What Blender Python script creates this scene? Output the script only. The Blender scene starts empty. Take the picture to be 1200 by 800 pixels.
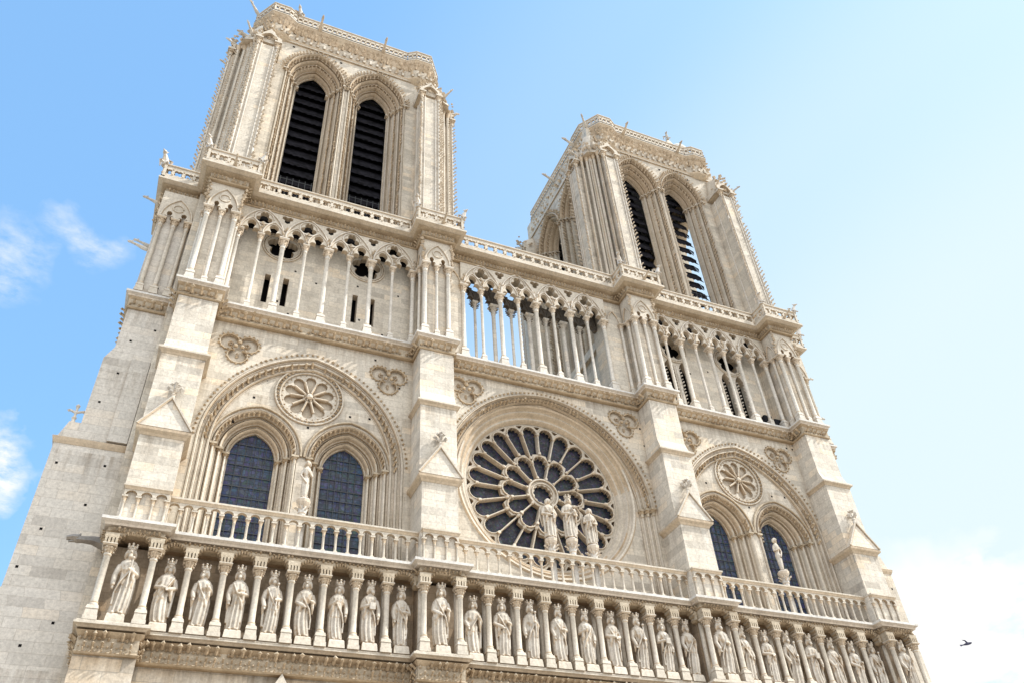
import bpy, bmesh, math, random
from math import sin, cos, pi, radians, sqrt, atan2
from mathutils import Vector, Matrix
from mathutils.geometry import tessellate_polygon
random.seed(7)
scene = bpy.context.scene
COL = scene.collection

# ------------------------------------------------------------------ materials
def nodes(name):
    m = bpy.data.materials.new(name); m.use_nodes = True
    nt = m.node_tree; nt.nodes.clear()
    out = nt.nodes.new('ShaderNodeOutputMaterial'); b = nt.nodes.new('ShaderNodeBsdfPrincipled')
    nt.links.new(b.outputs[0], out.inputs[0])
    return m, nt, b
def N(nt, t, **k):
    n = nt.nodes.new(t)
    for a, v in k.items(): setattr(n, a, v)
    return n
def mixc(nt, fac, a, b, mode='MIX'):
    n = N(nt, 'ShaderNodeMix', data_type='RGBA', blend_type=mode)
    L = nt.links
    for sock, v in ((n.inputs[0], fac), (n.inputs[6], a), (n.inputs[7], b)):
        if hasattr(v, 'links'): L.new(v, sock)
        elif isinstance(v, (int, float)): sock.default_value = v
        else: sock.default_value = (*v, 1)
    return n.outputs[2]
def math_(nt, op, a, b=None, c=None, clamp=False):
    n = N(nt, 'ShaderNodeMath', operation=op, use_clamp=clamp)
    for i, v in enumerate((a, b, c)):
        if v is None: continue
        if hasattr(v, 'links'): nt.links.new(v, n.inputs[i])
        else: n.inputs[i].default_value = v
    return n.outputs[0]
def ramp(nt, src, stops):
    r = N(nt, 'ShaderNodeValToRGB'); nt.links.new(src, r.inputs[0])
    e = r.color_ramp.elements
    while len(e) < len(stops): e.new(0.5)
    for k, (p, v) in enumerate(stops): e[k].position = p; e[k].color = (v, v, v, 1)
    return r.outputs[0]
def noise(nt, vec, scale, detail=4, rough=.55):
    n = N(nt, 'ShaderNodeTexNoise'); n.inputs['Scale'].default_value = scale
    n.inputs['Detail'].default_value = detail; n.inputs['Roughness'].default_value = rough
    nt.links.new(vec, n.inputs['Vector']); return n.outputs['Fac']

def stone(name, base, alt, brick=True, ochre=.55, bump=.25, bw=1.15, bh=.42, grey=.5, ao=.7, patch=.35):
    m, nt, b = nodes(name); L = nt.links
    geo = N(nt, 'ShaderNodeNewGeometry'); P = geo.outputs['Position']
    sx = N(nt, 'ShaderNodeSeparateXYZ'); L.new(P, sx.inputs[0])
    sn = N(nt, 'ShaderNodeSeparateXYZ'); L.new(geo.outputs['True Normal'], sn.inputs[0])
    u = math_(nt, 'ADD', sx.outputs[0], sx.outputs[1])
    cv = N(nt, 'ShaderNodeCombineXYZ'); L.new(u, cv.inputs[0]); L.new(sx.outputs[2], cv.inputs[1])
    col = mixc(nt, ramp(nt, noise(nt, P, .9, 6, .65), ((.35, 0), (.68, 1))), base, alt)
    if brick:
        # wobbling course lines, each block its own tone
        br = N(nt, 'ShaderNodeTexBrick'); L.new(cv.outputs[0], br.inputs['Vector'])
        br.inputs['Scale'].default_value = 1; br.inputs['Brick Width'].default_value = bw
        br.inputs['Row Height'].default_value = bh; br.inputs['Mortar Size'].default_value = .012
        br.inputs['Mortar Smooth'].default_value = .3
        br.inputs['Color1'].default_value = (0, 0, 0, 1); br.inputs['Color2'].default_value = (1, 1, 1, 1)
        br.inputs['Mortar'].default_value = (.5, .5, .5, 1); br.offset_frequency = 2; br.offset = .43
        tone = ramp(nt, br.outputs['Color'], ((.0, .74), (.5, .98), (1, 1.14)))
        col = mixc(nt, patch * 1.6, col, mixc(nt, 1, col, tone, 'MULTIPLY'))
        warm = mixc(nt, 1, col, (1.1, .93, .72), 'MULTIPLY')
        n2 = noise(nt, P, .33, 3)
        f = math_(nt, 'MULTIPLY', ramp(nt, br.outputs['Color'], ((.62, 0), (.9, 1))), ramp(nt, n2, ((.4, 0), (.62, 1))))
        col = mixc(nt, math_(nt, 'MULTIPLY', f, patch * 1.3), col, warm)
        col = mixc(nt, math_(nt, 'MULTIPLY', br.outputs['Fac'], .55), col, mixc(nt, 1, col, (.62, .58, .54), 'MULTIPLY'))
    # rain-washed white against grey crusts, streaked downwards
    mp = N(nt, 'ShaderNodeMapping'); mp.inputs['Scale'].default_value = (1, 1, .16); L.new(P, mp.inputs[0])
    st = ramp(nt, noise(nt, mp.outputs[0], 1.7, 5, .6), ((.5, 0), (.74, 1)))
    col = mixc(nt, math_(nt, 'MULTIPLY', st, .45 * grey * 2), col, mixc(nt, 1, col, (.66, .65, .66), 'MULTIPLY'))
    fine = ramp(nt, noise(nt, P, 7, 8, .78), ((.32, .66), (.62, 1.10)))
    col = mixc(nt, .8, col, mixc(nt, 1, col, fine, 'MULTIPLY'))
    if brick:
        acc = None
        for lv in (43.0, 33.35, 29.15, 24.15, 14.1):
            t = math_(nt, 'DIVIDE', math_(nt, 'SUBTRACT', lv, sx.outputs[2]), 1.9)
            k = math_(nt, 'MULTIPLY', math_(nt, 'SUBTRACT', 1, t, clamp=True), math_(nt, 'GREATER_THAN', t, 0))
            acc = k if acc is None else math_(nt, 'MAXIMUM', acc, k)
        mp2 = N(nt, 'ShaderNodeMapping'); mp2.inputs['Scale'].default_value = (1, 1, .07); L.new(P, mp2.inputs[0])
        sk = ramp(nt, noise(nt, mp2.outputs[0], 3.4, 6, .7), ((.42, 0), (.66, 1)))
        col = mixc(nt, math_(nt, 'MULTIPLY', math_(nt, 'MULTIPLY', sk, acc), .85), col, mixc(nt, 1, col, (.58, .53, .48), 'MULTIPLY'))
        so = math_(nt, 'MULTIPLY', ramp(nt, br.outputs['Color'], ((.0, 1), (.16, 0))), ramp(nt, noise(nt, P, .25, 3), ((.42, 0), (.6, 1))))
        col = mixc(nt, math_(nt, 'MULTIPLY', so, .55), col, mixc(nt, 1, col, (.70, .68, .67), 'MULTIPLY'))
    # sheltered undersides: ochre patina plus warm soffit shade put into the colour
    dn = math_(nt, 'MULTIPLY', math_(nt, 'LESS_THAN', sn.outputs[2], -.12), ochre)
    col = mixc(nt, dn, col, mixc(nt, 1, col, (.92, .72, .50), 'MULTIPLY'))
    # north faces: their blue-grey shade is put into the colour
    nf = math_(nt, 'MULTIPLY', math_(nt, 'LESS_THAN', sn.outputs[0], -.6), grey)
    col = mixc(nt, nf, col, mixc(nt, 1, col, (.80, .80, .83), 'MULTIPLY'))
    if ao > 0:  # crease shade and grime mixed into the colour by occlusion
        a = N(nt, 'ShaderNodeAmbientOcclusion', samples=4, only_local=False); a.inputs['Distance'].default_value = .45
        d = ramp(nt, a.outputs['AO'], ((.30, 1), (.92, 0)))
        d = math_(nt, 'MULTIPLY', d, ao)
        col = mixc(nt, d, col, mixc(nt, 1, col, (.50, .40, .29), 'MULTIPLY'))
    L.new(col, b.inputs['Base Color']); b.inputs['Roughness'].default_value = .92
    b.inputs['Specular IOR Level'].default_value = .15
    bp = N(nt, 'ShaderNodeBump'); bp.inputs['Strength'].default_value = bump; bp.inputs['Distance'].default_value = .09
    hh = noise(nt, P, 5.5, 7, .7)
    if brick: hh = math_(nt, 'SUBTRACT', hh, math_(nt, 'MULTIPLY', br.outputs['Fac'], .6))
    L.new(hh, bp.inputs['Height']); L.new(bp.outputs[0], b.inputs['Normal'])
    return m

BASE = (.76, .71, .62); ALT = (.655, .60, .51)
M = {}
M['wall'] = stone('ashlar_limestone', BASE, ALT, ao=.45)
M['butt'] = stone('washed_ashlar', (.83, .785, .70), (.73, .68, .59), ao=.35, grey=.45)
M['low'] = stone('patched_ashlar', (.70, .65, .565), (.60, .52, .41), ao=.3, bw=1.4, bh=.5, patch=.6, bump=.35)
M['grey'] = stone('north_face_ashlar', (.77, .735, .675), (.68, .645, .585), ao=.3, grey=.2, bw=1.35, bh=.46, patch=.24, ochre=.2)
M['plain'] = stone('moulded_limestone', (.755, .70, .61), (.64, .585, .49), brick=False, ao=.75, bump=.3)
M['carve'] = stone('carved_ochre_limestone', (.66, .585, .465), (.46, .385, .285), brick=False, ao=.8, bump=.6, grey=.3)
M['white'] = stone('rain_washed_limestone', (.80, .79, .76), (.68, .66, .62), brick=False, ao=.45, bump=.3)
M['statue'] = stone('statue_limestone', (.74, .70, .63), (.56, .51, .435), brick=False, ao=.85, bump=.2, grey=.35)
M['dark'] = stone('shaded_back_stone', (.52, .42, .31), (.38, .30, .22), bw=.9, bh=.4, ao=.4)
M['rear_shade'] = stone('rear_shade_stone', (.20, .18, .16), (.13, .115, .10), brick=False, ao=.4, bump=.6)  # limestone darkened to carry the rear arcade's shade in its colour
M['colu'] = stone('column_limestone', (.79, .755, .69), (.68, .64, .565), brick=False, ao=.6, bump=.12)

def simple(name, col, rough=.6, metal=0, nz=0, scale=6):
    m, nt, b = nodes(name)
    geo = N(nt, 'ShaderNodeNewGeometry')
    f = ramp(nt, noise(nt, geo.outputs['Position'], scale, 5), ((.3, 1 - nz), (.7, 1 + nz)))
    nt.links.new(mixc(nt, 1, col, f, 'MULTIPLY'), b.inputs['Base Color'])
    b.inputs['Specular IOR Level'].default_value = .12; b.inputs['Roughness'].default_value = rough; b.inputs['Metallic'].default_value = metal
    return m
M['slate'] = simple('belfry_louvre_slate', (.015, .015, .020), 1.0, 0, .75, 2.2)
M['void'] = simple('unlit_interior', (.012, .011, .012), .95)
M['lead'] = simple('lead_sheet', (.16, .17, .19), .5, .2, .2)
M['iron'] = simple('iron_railing', (.10, .11, .12), .6, .4)
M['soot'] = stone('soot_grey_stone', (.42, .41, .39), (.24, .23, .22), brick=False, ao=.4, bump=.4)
M['bird'] = simple('dark_feathers', (.07, .07, .11), .8, 0, .2)
M['net'] = simple('black_netting', (.02, .022, .028), .9)

def glass(name, c1, c2, pane, lead, grid=True):
    m, nt, b = nodes(name); L = nt.links
    geo = N(nt, 'ShaderNodeNewGeometry'); sx = N(nt, 'ShaderNodeSeparateXYZ'); L.new(geo.outputs['Position'], sx.inputs[0])
    cv = N(nt, 'ShaderNodeCombineXYZ'); L.new(sx.outputs[0], cv.inputs[0]); L.new(sx.outputs[2], cv.inputs[1])
    col = mixc(nt, ramp(nt, noise(nt, geo.outputs['Position'], 2.2, 5, .7), ((.38, 0), (.65, 1))), c1, c2)
    vo = N(nt, 'ShaderNodeTexVoronoi'); vo.inputs['Scale'].default_value = pane; L.new(cv.outputs[0], vo.inputs['Vector'])
    vo.feature = 'F1'
    col = mixc(nt, .5, col, mixc(nt, 1, col, vo.outputs['Color'], 'MULTIPLY')); vs = N(nt, 'ShaderNodeSeparateColor'); L.new(vo.outputs['Color'], vs.inputs[0]); col = mixc(nt, ramp(nt, vs.outputs[0], ((.80, 0), (.95, .35))), col, tuple(min(1, v * 1.2) for v in c2))
    ve = N(nt, 'ShaderNodeTexVoronoi'); ve.feature = 'DISTANCE_TO_EDGE'; ve.inputs['Scale'].default_value = pane
    L.new(cv.outputs[0], ve.inputs['Vector'])
    e = ramp(nt, ve.outputs['Distance'], ((.02, 1), (.09, 0)))
    col = mixc(nt, math_(nt, 'MULTIPLY', e, .6), col, lead)
    if grid:
        br = N(nt, 'ShaderNodeTexBrick'); L.new(cv.outputs[0], br.inputs['Vector']); br.offset = 0
        br.inputs['Scale'].default_value = 1; br.inputs['Brick Width'].default_value = .45; br.inputs['Row Height'].default_value = .4
        br.inputs['Mortar Size'].default_value = .014
        col = mixc(nt, br.outputs['Fac'], col, (.012, .012, .016))
    L.new(col, b.inputs['Base Color']); b.inputs['Roughness'].default_value = .42
    b.inputs['Specular IOR Level'].default_value = .35
    bp = N(nt, 'ShaderNodeBump'); bp.inputs['Strength'].default_value = .35; bp.inputs['Distance'].default_value = .03
    L.new(vo.outputs['Distance'], bp.inputs['Height']); L.new(bp.outputs[0], b.inputs['Normal'])
    return m
M['glass_rose'] = glass('rose_stained_glass', (.022, .026, .045), (.10, .11, .15), 8, (.012, .012, .018), False)
M['glass_lancet'] = glass('lancet_stained_glass', (.045, .068, .13), (.085, .12, .20), 5, (.02, .024, .045))

# ------------------------------------------------------------------ mesh builder
class MB:
    def __init__(s, T=None):
        s.v = []; s.f = []; s.T = T
    def add(s, vs, fs):
        o = len(s.v)
        if s.T: vs = [s.T(p) for p in vs]
        s.v.extend(vs); s.f.extend([tuple(i + o for i in f) for f in fs])
    def box(s, x0, x1, y0, y1, z0, z1):
        v = [(x, y, z) for z in (z0, z1) for y in (y0, y1) for x in (x0, x1)]
        s.add(v, [(0, 2, 3, 1), (4, 5, 7, 6), (0, 1, 5, 4), (2, 6, 7, 3), (0, 4, 6, 2), (1, 3, 7, 5)])
    def frust(s, cx, cy, z0, z1, ax0, ay0, ax1, ay1):
        v = [(cx - ax0, cy - ay0, z0), (cx + ax0, cy - ay0, z0), (cx + ax0, cy + ay0, z0), (cx - ax0, cy + ay0, z0),
             (cx - ax1, cy - ay1, z1), (cx + ax1, cy - ay1, z1), (cx + ax1, cy + ay1, z1), (cx - ax1, cy + ay1, z1)]
        s.add(v, [(3, 2, 1, 0), (4, 5, 6, 7), (0, 1, 5, 4), (1, 2, 6, 5), (2, 3, 7, 6), (3, 0, 4, 7)])
    def hexa(s, bot, top):
        n = len(bot)
        s.add(list(bot) + list(top), [tuple(range(n - 1, -1, -1)), tuple(range(n, 2 * n))] +
              [(i, (i + 1) % n, n + (i + 1) % n, n + i) for i in range(n)])
    def lathe(s, cx, cy, prof, seg=10, ph=0):
        v = []; f = []
        for r, z in prof:
            for k in range(seg):
                a = ph + 2 * pi * k / seg; v.append((cx + r * cos(a), cy + r * sin(a), z))
        n = len(prof)
        for i in range(n - 1):
            for k in range(seg):
                k2 = (k + 1) % seg
                f.append((i * seg + k, i * seg + k2, (i + 1) * seg + k2, (i + 1) * seg + k))
        f.append(tuple(range(seg - 1, -1, -1))); f.append(tuple(range((n - 1) * seg, n * seg)))
        s.add(v, f)
    def tube(s, pts, rad, seg=6, cap=True):
        pts = [Vector(p) for p in pts]; n = len(pts); v = []; f = []
        if not hasattr(rad, '__len__'): rad = [rad] * n
        up = Vector((0, 0, 1)); prev = None
        for i, p in enumerate(pts):
            t = (pts[min(i + 1, n - 1)] - pts[max(i - 1, 0)])
            t = t.normalized() if t.length > 1e-9 else Vector((0, 0, 1))
            if prev is None:
                a = t.cross(up)
                if a.length < .1: a = t.cross(Vector((0, 1, 0)))
            else: a = prev - t * prev.dot(t)
            a.normalize(); b = t.cross(a); prev = a
            for k in range(seg):
                q = 2 * pi * k / seg; w = p + (a * cos(q) + b * sin(q)) * rad[i]; v.append(tuple(w))
        for i in range(n - 1):
            for k in range(seg):
                k2 = (k + 1) % seg; f.append((i * seg + k, i * seg + k2, (i + 1) * seg + k2, (i + 1) * seg + k))
        if cap: f.append(tuple(range(seg - 1, -1, -1))); f.append(tuple(range((n - 1) * seg, n * seg)))
        s.add(v, f)
    def lump(s, x, y, z, r, j=.35):
        R = lambda: r * (1 + random.uniform(-j, j))
        v = [(x + R(), y, z), (x - R(), y, z), (x, y + R(), z), (x, y - R() * 1.1, z + random.uniform(-.2, .3) * r), (x, y, z + R()), (x, y, z - R())]
        s.add(v, [(0, 2, 4), (2, 1, 4), (1, 3, 4), (3, 0, 4), (2, 0, 5), (1, 2, 5), (3, 1, 5), (0, 3, 5)])
    def crocket(s, x, y, z, r, dx=0, dy=-1):
        # a hooked leaf: stalk then bud
        if random.random() < .035: return
        r *= random.uniform(.78, 1.2); x += random.uniform(-.2, .2) * r; z += random.uniform(-.25, .25) * r
        s.tube([(x, y, z - r * .8), (x + dx * r * .7, y + dy * r * .7, z - r * .2), (x + dx * r * 1.3, y + dy * r * 1.3, z + r * .35)], [r * .55, r * .38, r * .5], 4)
        s.lump(x + dx * r * 1.45, y + dy * r * 1.45, z + r * .25, r * .62)
    def ball(s, x, y, z, rx, ry=None, rz=None, seg=8, rings=6):
        ry = ry or rx; rz = rz or rx
        v = [(x, y, z - rz)]
        for i in range(1, rings):
            a = -pi / 2 + pi * i / rings
            for k in range(seg): v.append((x + rx * cos(a) * cos(2 * pi * k / seg), y + ry * cos(a) * sin(2 * pi * k / seg), z + rz * sin(a)))
        v.append((x, y, z + rz)); f = []
        for k in range(seg): f.append((0, 1 + (k + 1) % seg, 1 + k))
        for i in range(rings - 2):
            for k in range(seg):
                a = 1 + i * seg; f.append((a + k, a + (k + 1) % seg, a + seg + (k + 1) % seg, a + seg + k))
        a = 1 + (rings - 2) * seg
        for k in range(seg): f.append((a + k, a + (k + 1) % seg, len(v) - 1))
        s.add(v, f)
    def plate(s, outer, holes, y0, y1, back=True):
        """flat plate in local x,z between depths y0 (front) and y1, with holes"""
        loops = [outer] + list(holes)
        tri = tessellate_polygon([[Vector((p[0], p[1], 0)) for p in l] for l in loops])
        flat = [p for l in loops for p in l]; n = len(flat)
        v = [(p[0], y0, p[1]) for p in flat] + [(p[0], y1, p[1]) for p in flat]; f = []
        for t in tri:
            a, b, c = (flat[i] for i in t)
            if (b[0] - a[0]) * (c[1] - a[1]) - (b[1] - a[1]) * (c[0] - a[0]) < 0: t = (t[0], t[2], t[1])
            f.append(tuple(t))
            if back: f.append((t[0] + n, t[2] + n, t[1] + n))
        o = 0
        for li, l in enumerate(loops):
            ar = sum(l[i][0] * l[(i + 1) % len(l)][1] - l[(i + 1) % len(l)][0] * l[i][1] for i in range(len(l)))
            flip = (ar < 0) != (li > 0)
            for i in range(len(l)):
                a, b = o + i, o + (i + 1) % len(l)
                f.append((a, a + n, b + n, b) if not flip else (a, b, b + n, a + n))
            o += len(l)
        s.add(v, f)
    def grid(s, rows, close=False):
        m = len(rows[0]); v = [p for r in rows for p in r]; f = []
        for i in range(len(rows) - 1 + (1 if close else 0)):
            i2 = (i + 1) % len(rows)
            for j in range(m - 1): f.append((i * m + j, i * m + j + 1, i2 * m + j + 1, i2 * m + j))
        s.add(v, f)

def depth(o):
    d = 0
    while o.parent: o = o.parent; d += 1
    return d
def obj(name, mb, mat, parent=None, smooth=False, label=None):
    while parent and depth(parent) >= 2: parent = parent.parent
    me = bpy.data.meshes.new(name); me.from_pydata(mb.v, [], mb.f)
    me.materials.append(M[mat] if isinstance(mat, str) else mat)
    if smooth:
        me.polygons.foreach_set('use_smooth', [True] * len(me.polygons))
        try: me.set_sharp_from_angle(angle=radians(50))
        except Exception: pass
    me.update()
    o = bpy.data.objects.new(name, me); COL.objects.link(o)
    if parent: o.parent = parent
    if label: o['label'] = label
    return o
def empty(name, label, cat, loc=(0, 0, 0), group=None):
    o = bpy.data.objects.new(name, None); COL.objects.link(o); o.location = loc; o.empty_display_size = .3
    o['label'] = label; o['category'] = cat
    if group: o['group'] = group
    return o
def dup(o, dx=0, dy=0, dz=0):
    c = o.copy(); COL.objects.link(c); c.parent = o.parent
    c.location = (o.location[0] + dx, o.location[1] + dy, o.location[2] + dz)
    for ch in list(o.children):
        d = ch.copy(); COL.objects.link(d); d.parent = c
    return c
def frame(ox, oy, ang=0):
    ca, sa = round(cos(ang), 9), round(sin(ang), 9)
    return lambda p: (ox + p[0] * ca - p[1] * sa, oy + p[0] * sa + p[1] * ca, p[2])

# ------------------------------------------------------------------ curves
def arch_pts(cx, zs, w, h, n=12, zb=None):
    """pointed arch outline left springing -> apex -> right springing (h = rise); optional jambs down to zb"""
    if h <= w * 1.001:
        pts = [(cx - w * cos(pi * i / (2 * n)), zs + h * sin(pi * i / (2 * n))) for i in range(2 * n + 1)]
    else:
        k = (h * h - w * w) / (2 * w); R = w + k; a1 = atan2(h, k)
        L = [(cx + k - R * cos(a1 * i / n), zs + R * sin(a1 * i / n)) for i in range(n + 1)]
        pts = L + [(2 * cx - x, z) for x, z in L[-2::-1]]
    if zb is not None: pts = [(cx - w, zb)] + pts + [(cx + w, zb)]
    return pts
def circle(cx, cz, r, n=32, ph=0):
    return [(cx + r * cos(ph + 2 * pi * i / n), cz + r * sin(ph + 2 * pi * i / n)) for i in range(n)]
def foil(cx, cz, r, k, ph=pi / 2, n=7):
    """k-lobed foil of overall radius r"""
    lr = r * (.46 if k == 4 else .5 if k == 3 else .42); d = r - lr; pts = []
    span = {3: 118, 4: 104, 5: 96}[k]
    for j in range(k):
        a0 = ph + 2 * pi * j / k; c = (cx + d * cos(a0), cz + d * sin(a0))
        for i in range(n):
            a = a0 - radians(span) + 2 * radians(span) * i / (n - 1)
            pts.append((c[0] + lr * cos(a), c[1] + lr * sin(a)))
    return pts
def cusped(cx, zs, w, h, n=6):
    """trefoil-cusped arch, left spring to right spring"""
    L = []
    for i in range(n + 1):          # side lobe
        a = pi - radians(130) * i / n; L.append((cx - w * .55 + w * .45 * cos(a), zs + h * .34 * sin(a)))
    for i in range(1, n):           # half of top lobe
        a = radians(205) - radians(115) * i / (n - 1); L.append((cx + w * .52 * cos(a), zs + h * .60 + h * .40 * sin(a)))
    return L + [(2 * cx - x, z) for x, z in L[-2::-1]]

def sweep_plan(mb, poly, prof, base=0):
    """profile [(out, z)...] swept along plan polyline; outward = right-hand side of travel when facing +x is -y"""
    n = len(poly); rows = []
    for i in range(n):
        p = Vector(poly[i]); 
        d0 = (p - Vector(poly[i - 1])).normalized() if i > 0 else None
        d1 = (Vector(poly[i + 1]) - p).normalized() if i < n - 1 else None
        if d0 is None: d0 = d1
        if d1 is None: d1 = d0
        n0 = Vector((d0.y, -d0.x)); n1 = Vector((d1.y, -d1.x)); m = (n0 + n1); m.normalize()
        c = max(.3, m.dot(n0)); m = m / c
        rows.append([(p.x + m.x * o, p.y + m.y * o, z) for o, z in prof])
    mb.grid(rows)
    for r in (rows[0], rows[-1]): mb.add(r, [tuple(range(len(r)))])
def along(poly, step, off=0, margin=0.0):
    """points every step on a plan polyline, with outward normals"""
    out = []
    for a, b in zip(poly, poly[1:]):
        a, b = Vector(a), Vector(b); d = b - a; L = d.length
        if L < .3: continue
        d.normalize(); nn = Vector((d.y, -d.x)); k = max(1, int(round((L - 2 * margin) / step)))
        for i in range(k):
            t = margin + (L - 2 * margin) * (i + .5) / k
            q = a + d * t + nn * off; out.append((q.x, q.y, nn.x, nn.y))
    return out
def orders(mb, cx, zs, o, i, n, zb, roll=.5, seg=12, npr=5):
    """n stepped and rolled arch orders from outer (w,h,y) to inner (w,h,y), jambs down to zb"""
    (w0, h0, y0), (w1, h1, y1) = o, i; prof = []
    for k in range(n):
        f0, f1 = k / n, (k + 1) / n; fm = (f0 + f1) / 2
        # front fillet, round roll, reveal
        prof.append((f0, f0))
        prof.append((f0 + .22 / n, f0))
        for j in range(npr):
            a = pi - pi * 1.15 * j / (npr - 1) if npr > 1 else 0
            prof.append((f0 + (.5 + .26 * -cos(a) * -1 * -1) / n if False else f0 + (.52 - .26 * cos(pi - a)) / n, f0 + (.30 - roll * sin(a)) / n))
        prof.append((f0 + .86 / n, f0 + .6 / n)); prof.append((f1, f0 + .6 / n))
    prof.append((1, 1))
    cols = []
    for fx, fy in prof:
        w = w0 + (w1 - w0) * fx; h = h0 + (h1 - h0) * fx; y = y0 + (y1 - y0) * fy
        cols.append([(x, y, z) for x, z in arch_pts(cx, zs, w, h, seg, zb)])
    rows = [[c[k] for c in cols] for k in range(len(cols[0]))]
    mb.grid(rows)
def arch_len_pts(cx, zs, w, h, step, zb=None):
    p = arch_pts(cx, zs, w, h, 30, zb); out = []; acc = step / 2
    for a, b in zip(p, p[1:]):
        L = math.dist(a, b)
        while acc <= L:
            t = acc / L; out.append((a[0] + (b[0] - a[0]) * t, a[1] + (b[1] - a[1]) * t, (a[1] - b[1]) / L, (b[0] - a[0]) / L)); acc += step
        acc -= L
    return out

def column(name, parent, mat, x, y, z0, z1, r, T=None, base=True, capw=None, seg=10, ped=.5, cap=.62):
    """pedestal, torus base, shaft, leafy capital and abacus"""
    m = MB(T)
    zz = z0
    if ped > 0:
        m.frust(x, y, z0, z0 + ped * .3, r * 1.95, r * 1.95, r * 1.9, r * 1.9); m.frust(x, y, z0 + ped * .3, z0 + ped * .75, r * 1.75, r * 1.75, r * 1.6, r * 1.6); m.frust(x, y, z0 + ped * .75, z0 + ped, r * 1.75, r * 1.75, r * 1.5, r * 1.5); zz = z0 + ped
    zc = z1 - cap
    m.lathe(x, y, [(r * 1.45, zz), (r * 1.5, zz + .06), (r * 1.15, zz + .12), (r * 1.25, zz + .17), (r, zz + .22), (r * .96, zc), (r * 1.18, zc + .03), (r * 1.18, zc + .08), (r * 1.05, zc + .12),
                   (r * 1.15, zc + cap * .4), (r * 1.75, zc + cap * .74), (r * 1.6, zc + cap * .78)], seg)
    m.frust(x, y, z1 - cap * .22, z1 - cap * .08, r * 1.75, r * 1.75, r * 2.1, r * 2.1); m.box(x - r * 2.1, x + r * 2.1, y - r * 2.1, y + r * 2.1, z1 - cap * .08, z1)
    for row, (zr, rr, k) in enumerate(((zc + cap * .36, 1.3, 6), (zc + cap * .64, 1.75, 8))):
        for q in range(k):
            a = 2 * pi * (q + row * .5) / k; m.lump(x + cos(a) * r * rr, y + sin(a) * r * rr, zr, r * .42)
    return obj(name, m, mat, parent, smooth=True)

# ================================================================== the cathedral
CATH = empty('cathedral', 'pale limestone gothic cathedral front with two square towers and a great rose window', 'cathedral', (0, 0, 0))
CB = [-21.1, -7.6, 7.95, 20.65]            # buttress centres

def plan(wy, by, hb, side=True, xl=None, xr=None, cb=CB, hb1=None):
    """plan polyline of the front, left to right, stepping round the four buttresses"""
    p = []
    for i, c in enumerate(cb):
        h = hb1 if (hb1 and i == 0) else hb
        p += [(c - h, wy if i else .4), (c - h, by), (c + h, by), (c + h, wy if i < 3 else .4)]
    return p
def frieze(parent, poly, z0, z1, lip, name='cornice', rows=((.35, .17),), mat='carve', lipm='white', step=.36, slope=False, base=0.0, inner=-.3, thin=False):
    """moulded carved band with leaf row and projecting lip"""
    H = z1 - z0; m = MB()
    sweep_plan(m, poly, [(inner, z0), (base + .04, z0), (base + .10, z0 + .06), (base + .04, z0 + .14), (base + .05, z0 + H * .55), (base + lip * .55, z1 - .30)])
    for fz, r in rows:
        for i, (x, y, nx, ny) in enumerate(along(poly, step, base + .10, .05)):
            zz = z0 + H * fz
            m.crocket(x, y, zz, r, nx, ny)
            m.lump(x + ny * step * .5, y - nx * step * .5, zz - r * .8, r * .5)
    o = obj(name, m, mat, parent)
    m = MB()
    if thin: sweep_plan(m, poly, [(inner, z1 - .22), (base + lip * .5, z1 - .21), (base + lip * .7, z1 - .14), (base + lip, z1 - .10), (base + lip, z1), (inner, z1 + .02)])
    elif slope: sweep_plan(m, poly, [(inner, z0 + H * .55), (base + .06, z0 + H * .55), (base + .12, z0 + H * .6), (base + lip * .93, z1 - .16), (base + lip, z1 - .15), (base + lip, z1), (base + lip * .3, z1 + .05), (inner, z1 + .05)])
    else: sweep_plan(m, poly, [(inner, z1 - .32), (base + lip * .55, z1 - .31), (base + lip * .62, z1 - .22), (base + lip * .9, z1 - .15), (base + lip, z1 - .13), (base + lip, z1), (base + lip * .3, z1 + .07), (inner, z1 + .07)])
    obj('ledge', m, lipm, o)
    return o

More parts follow.
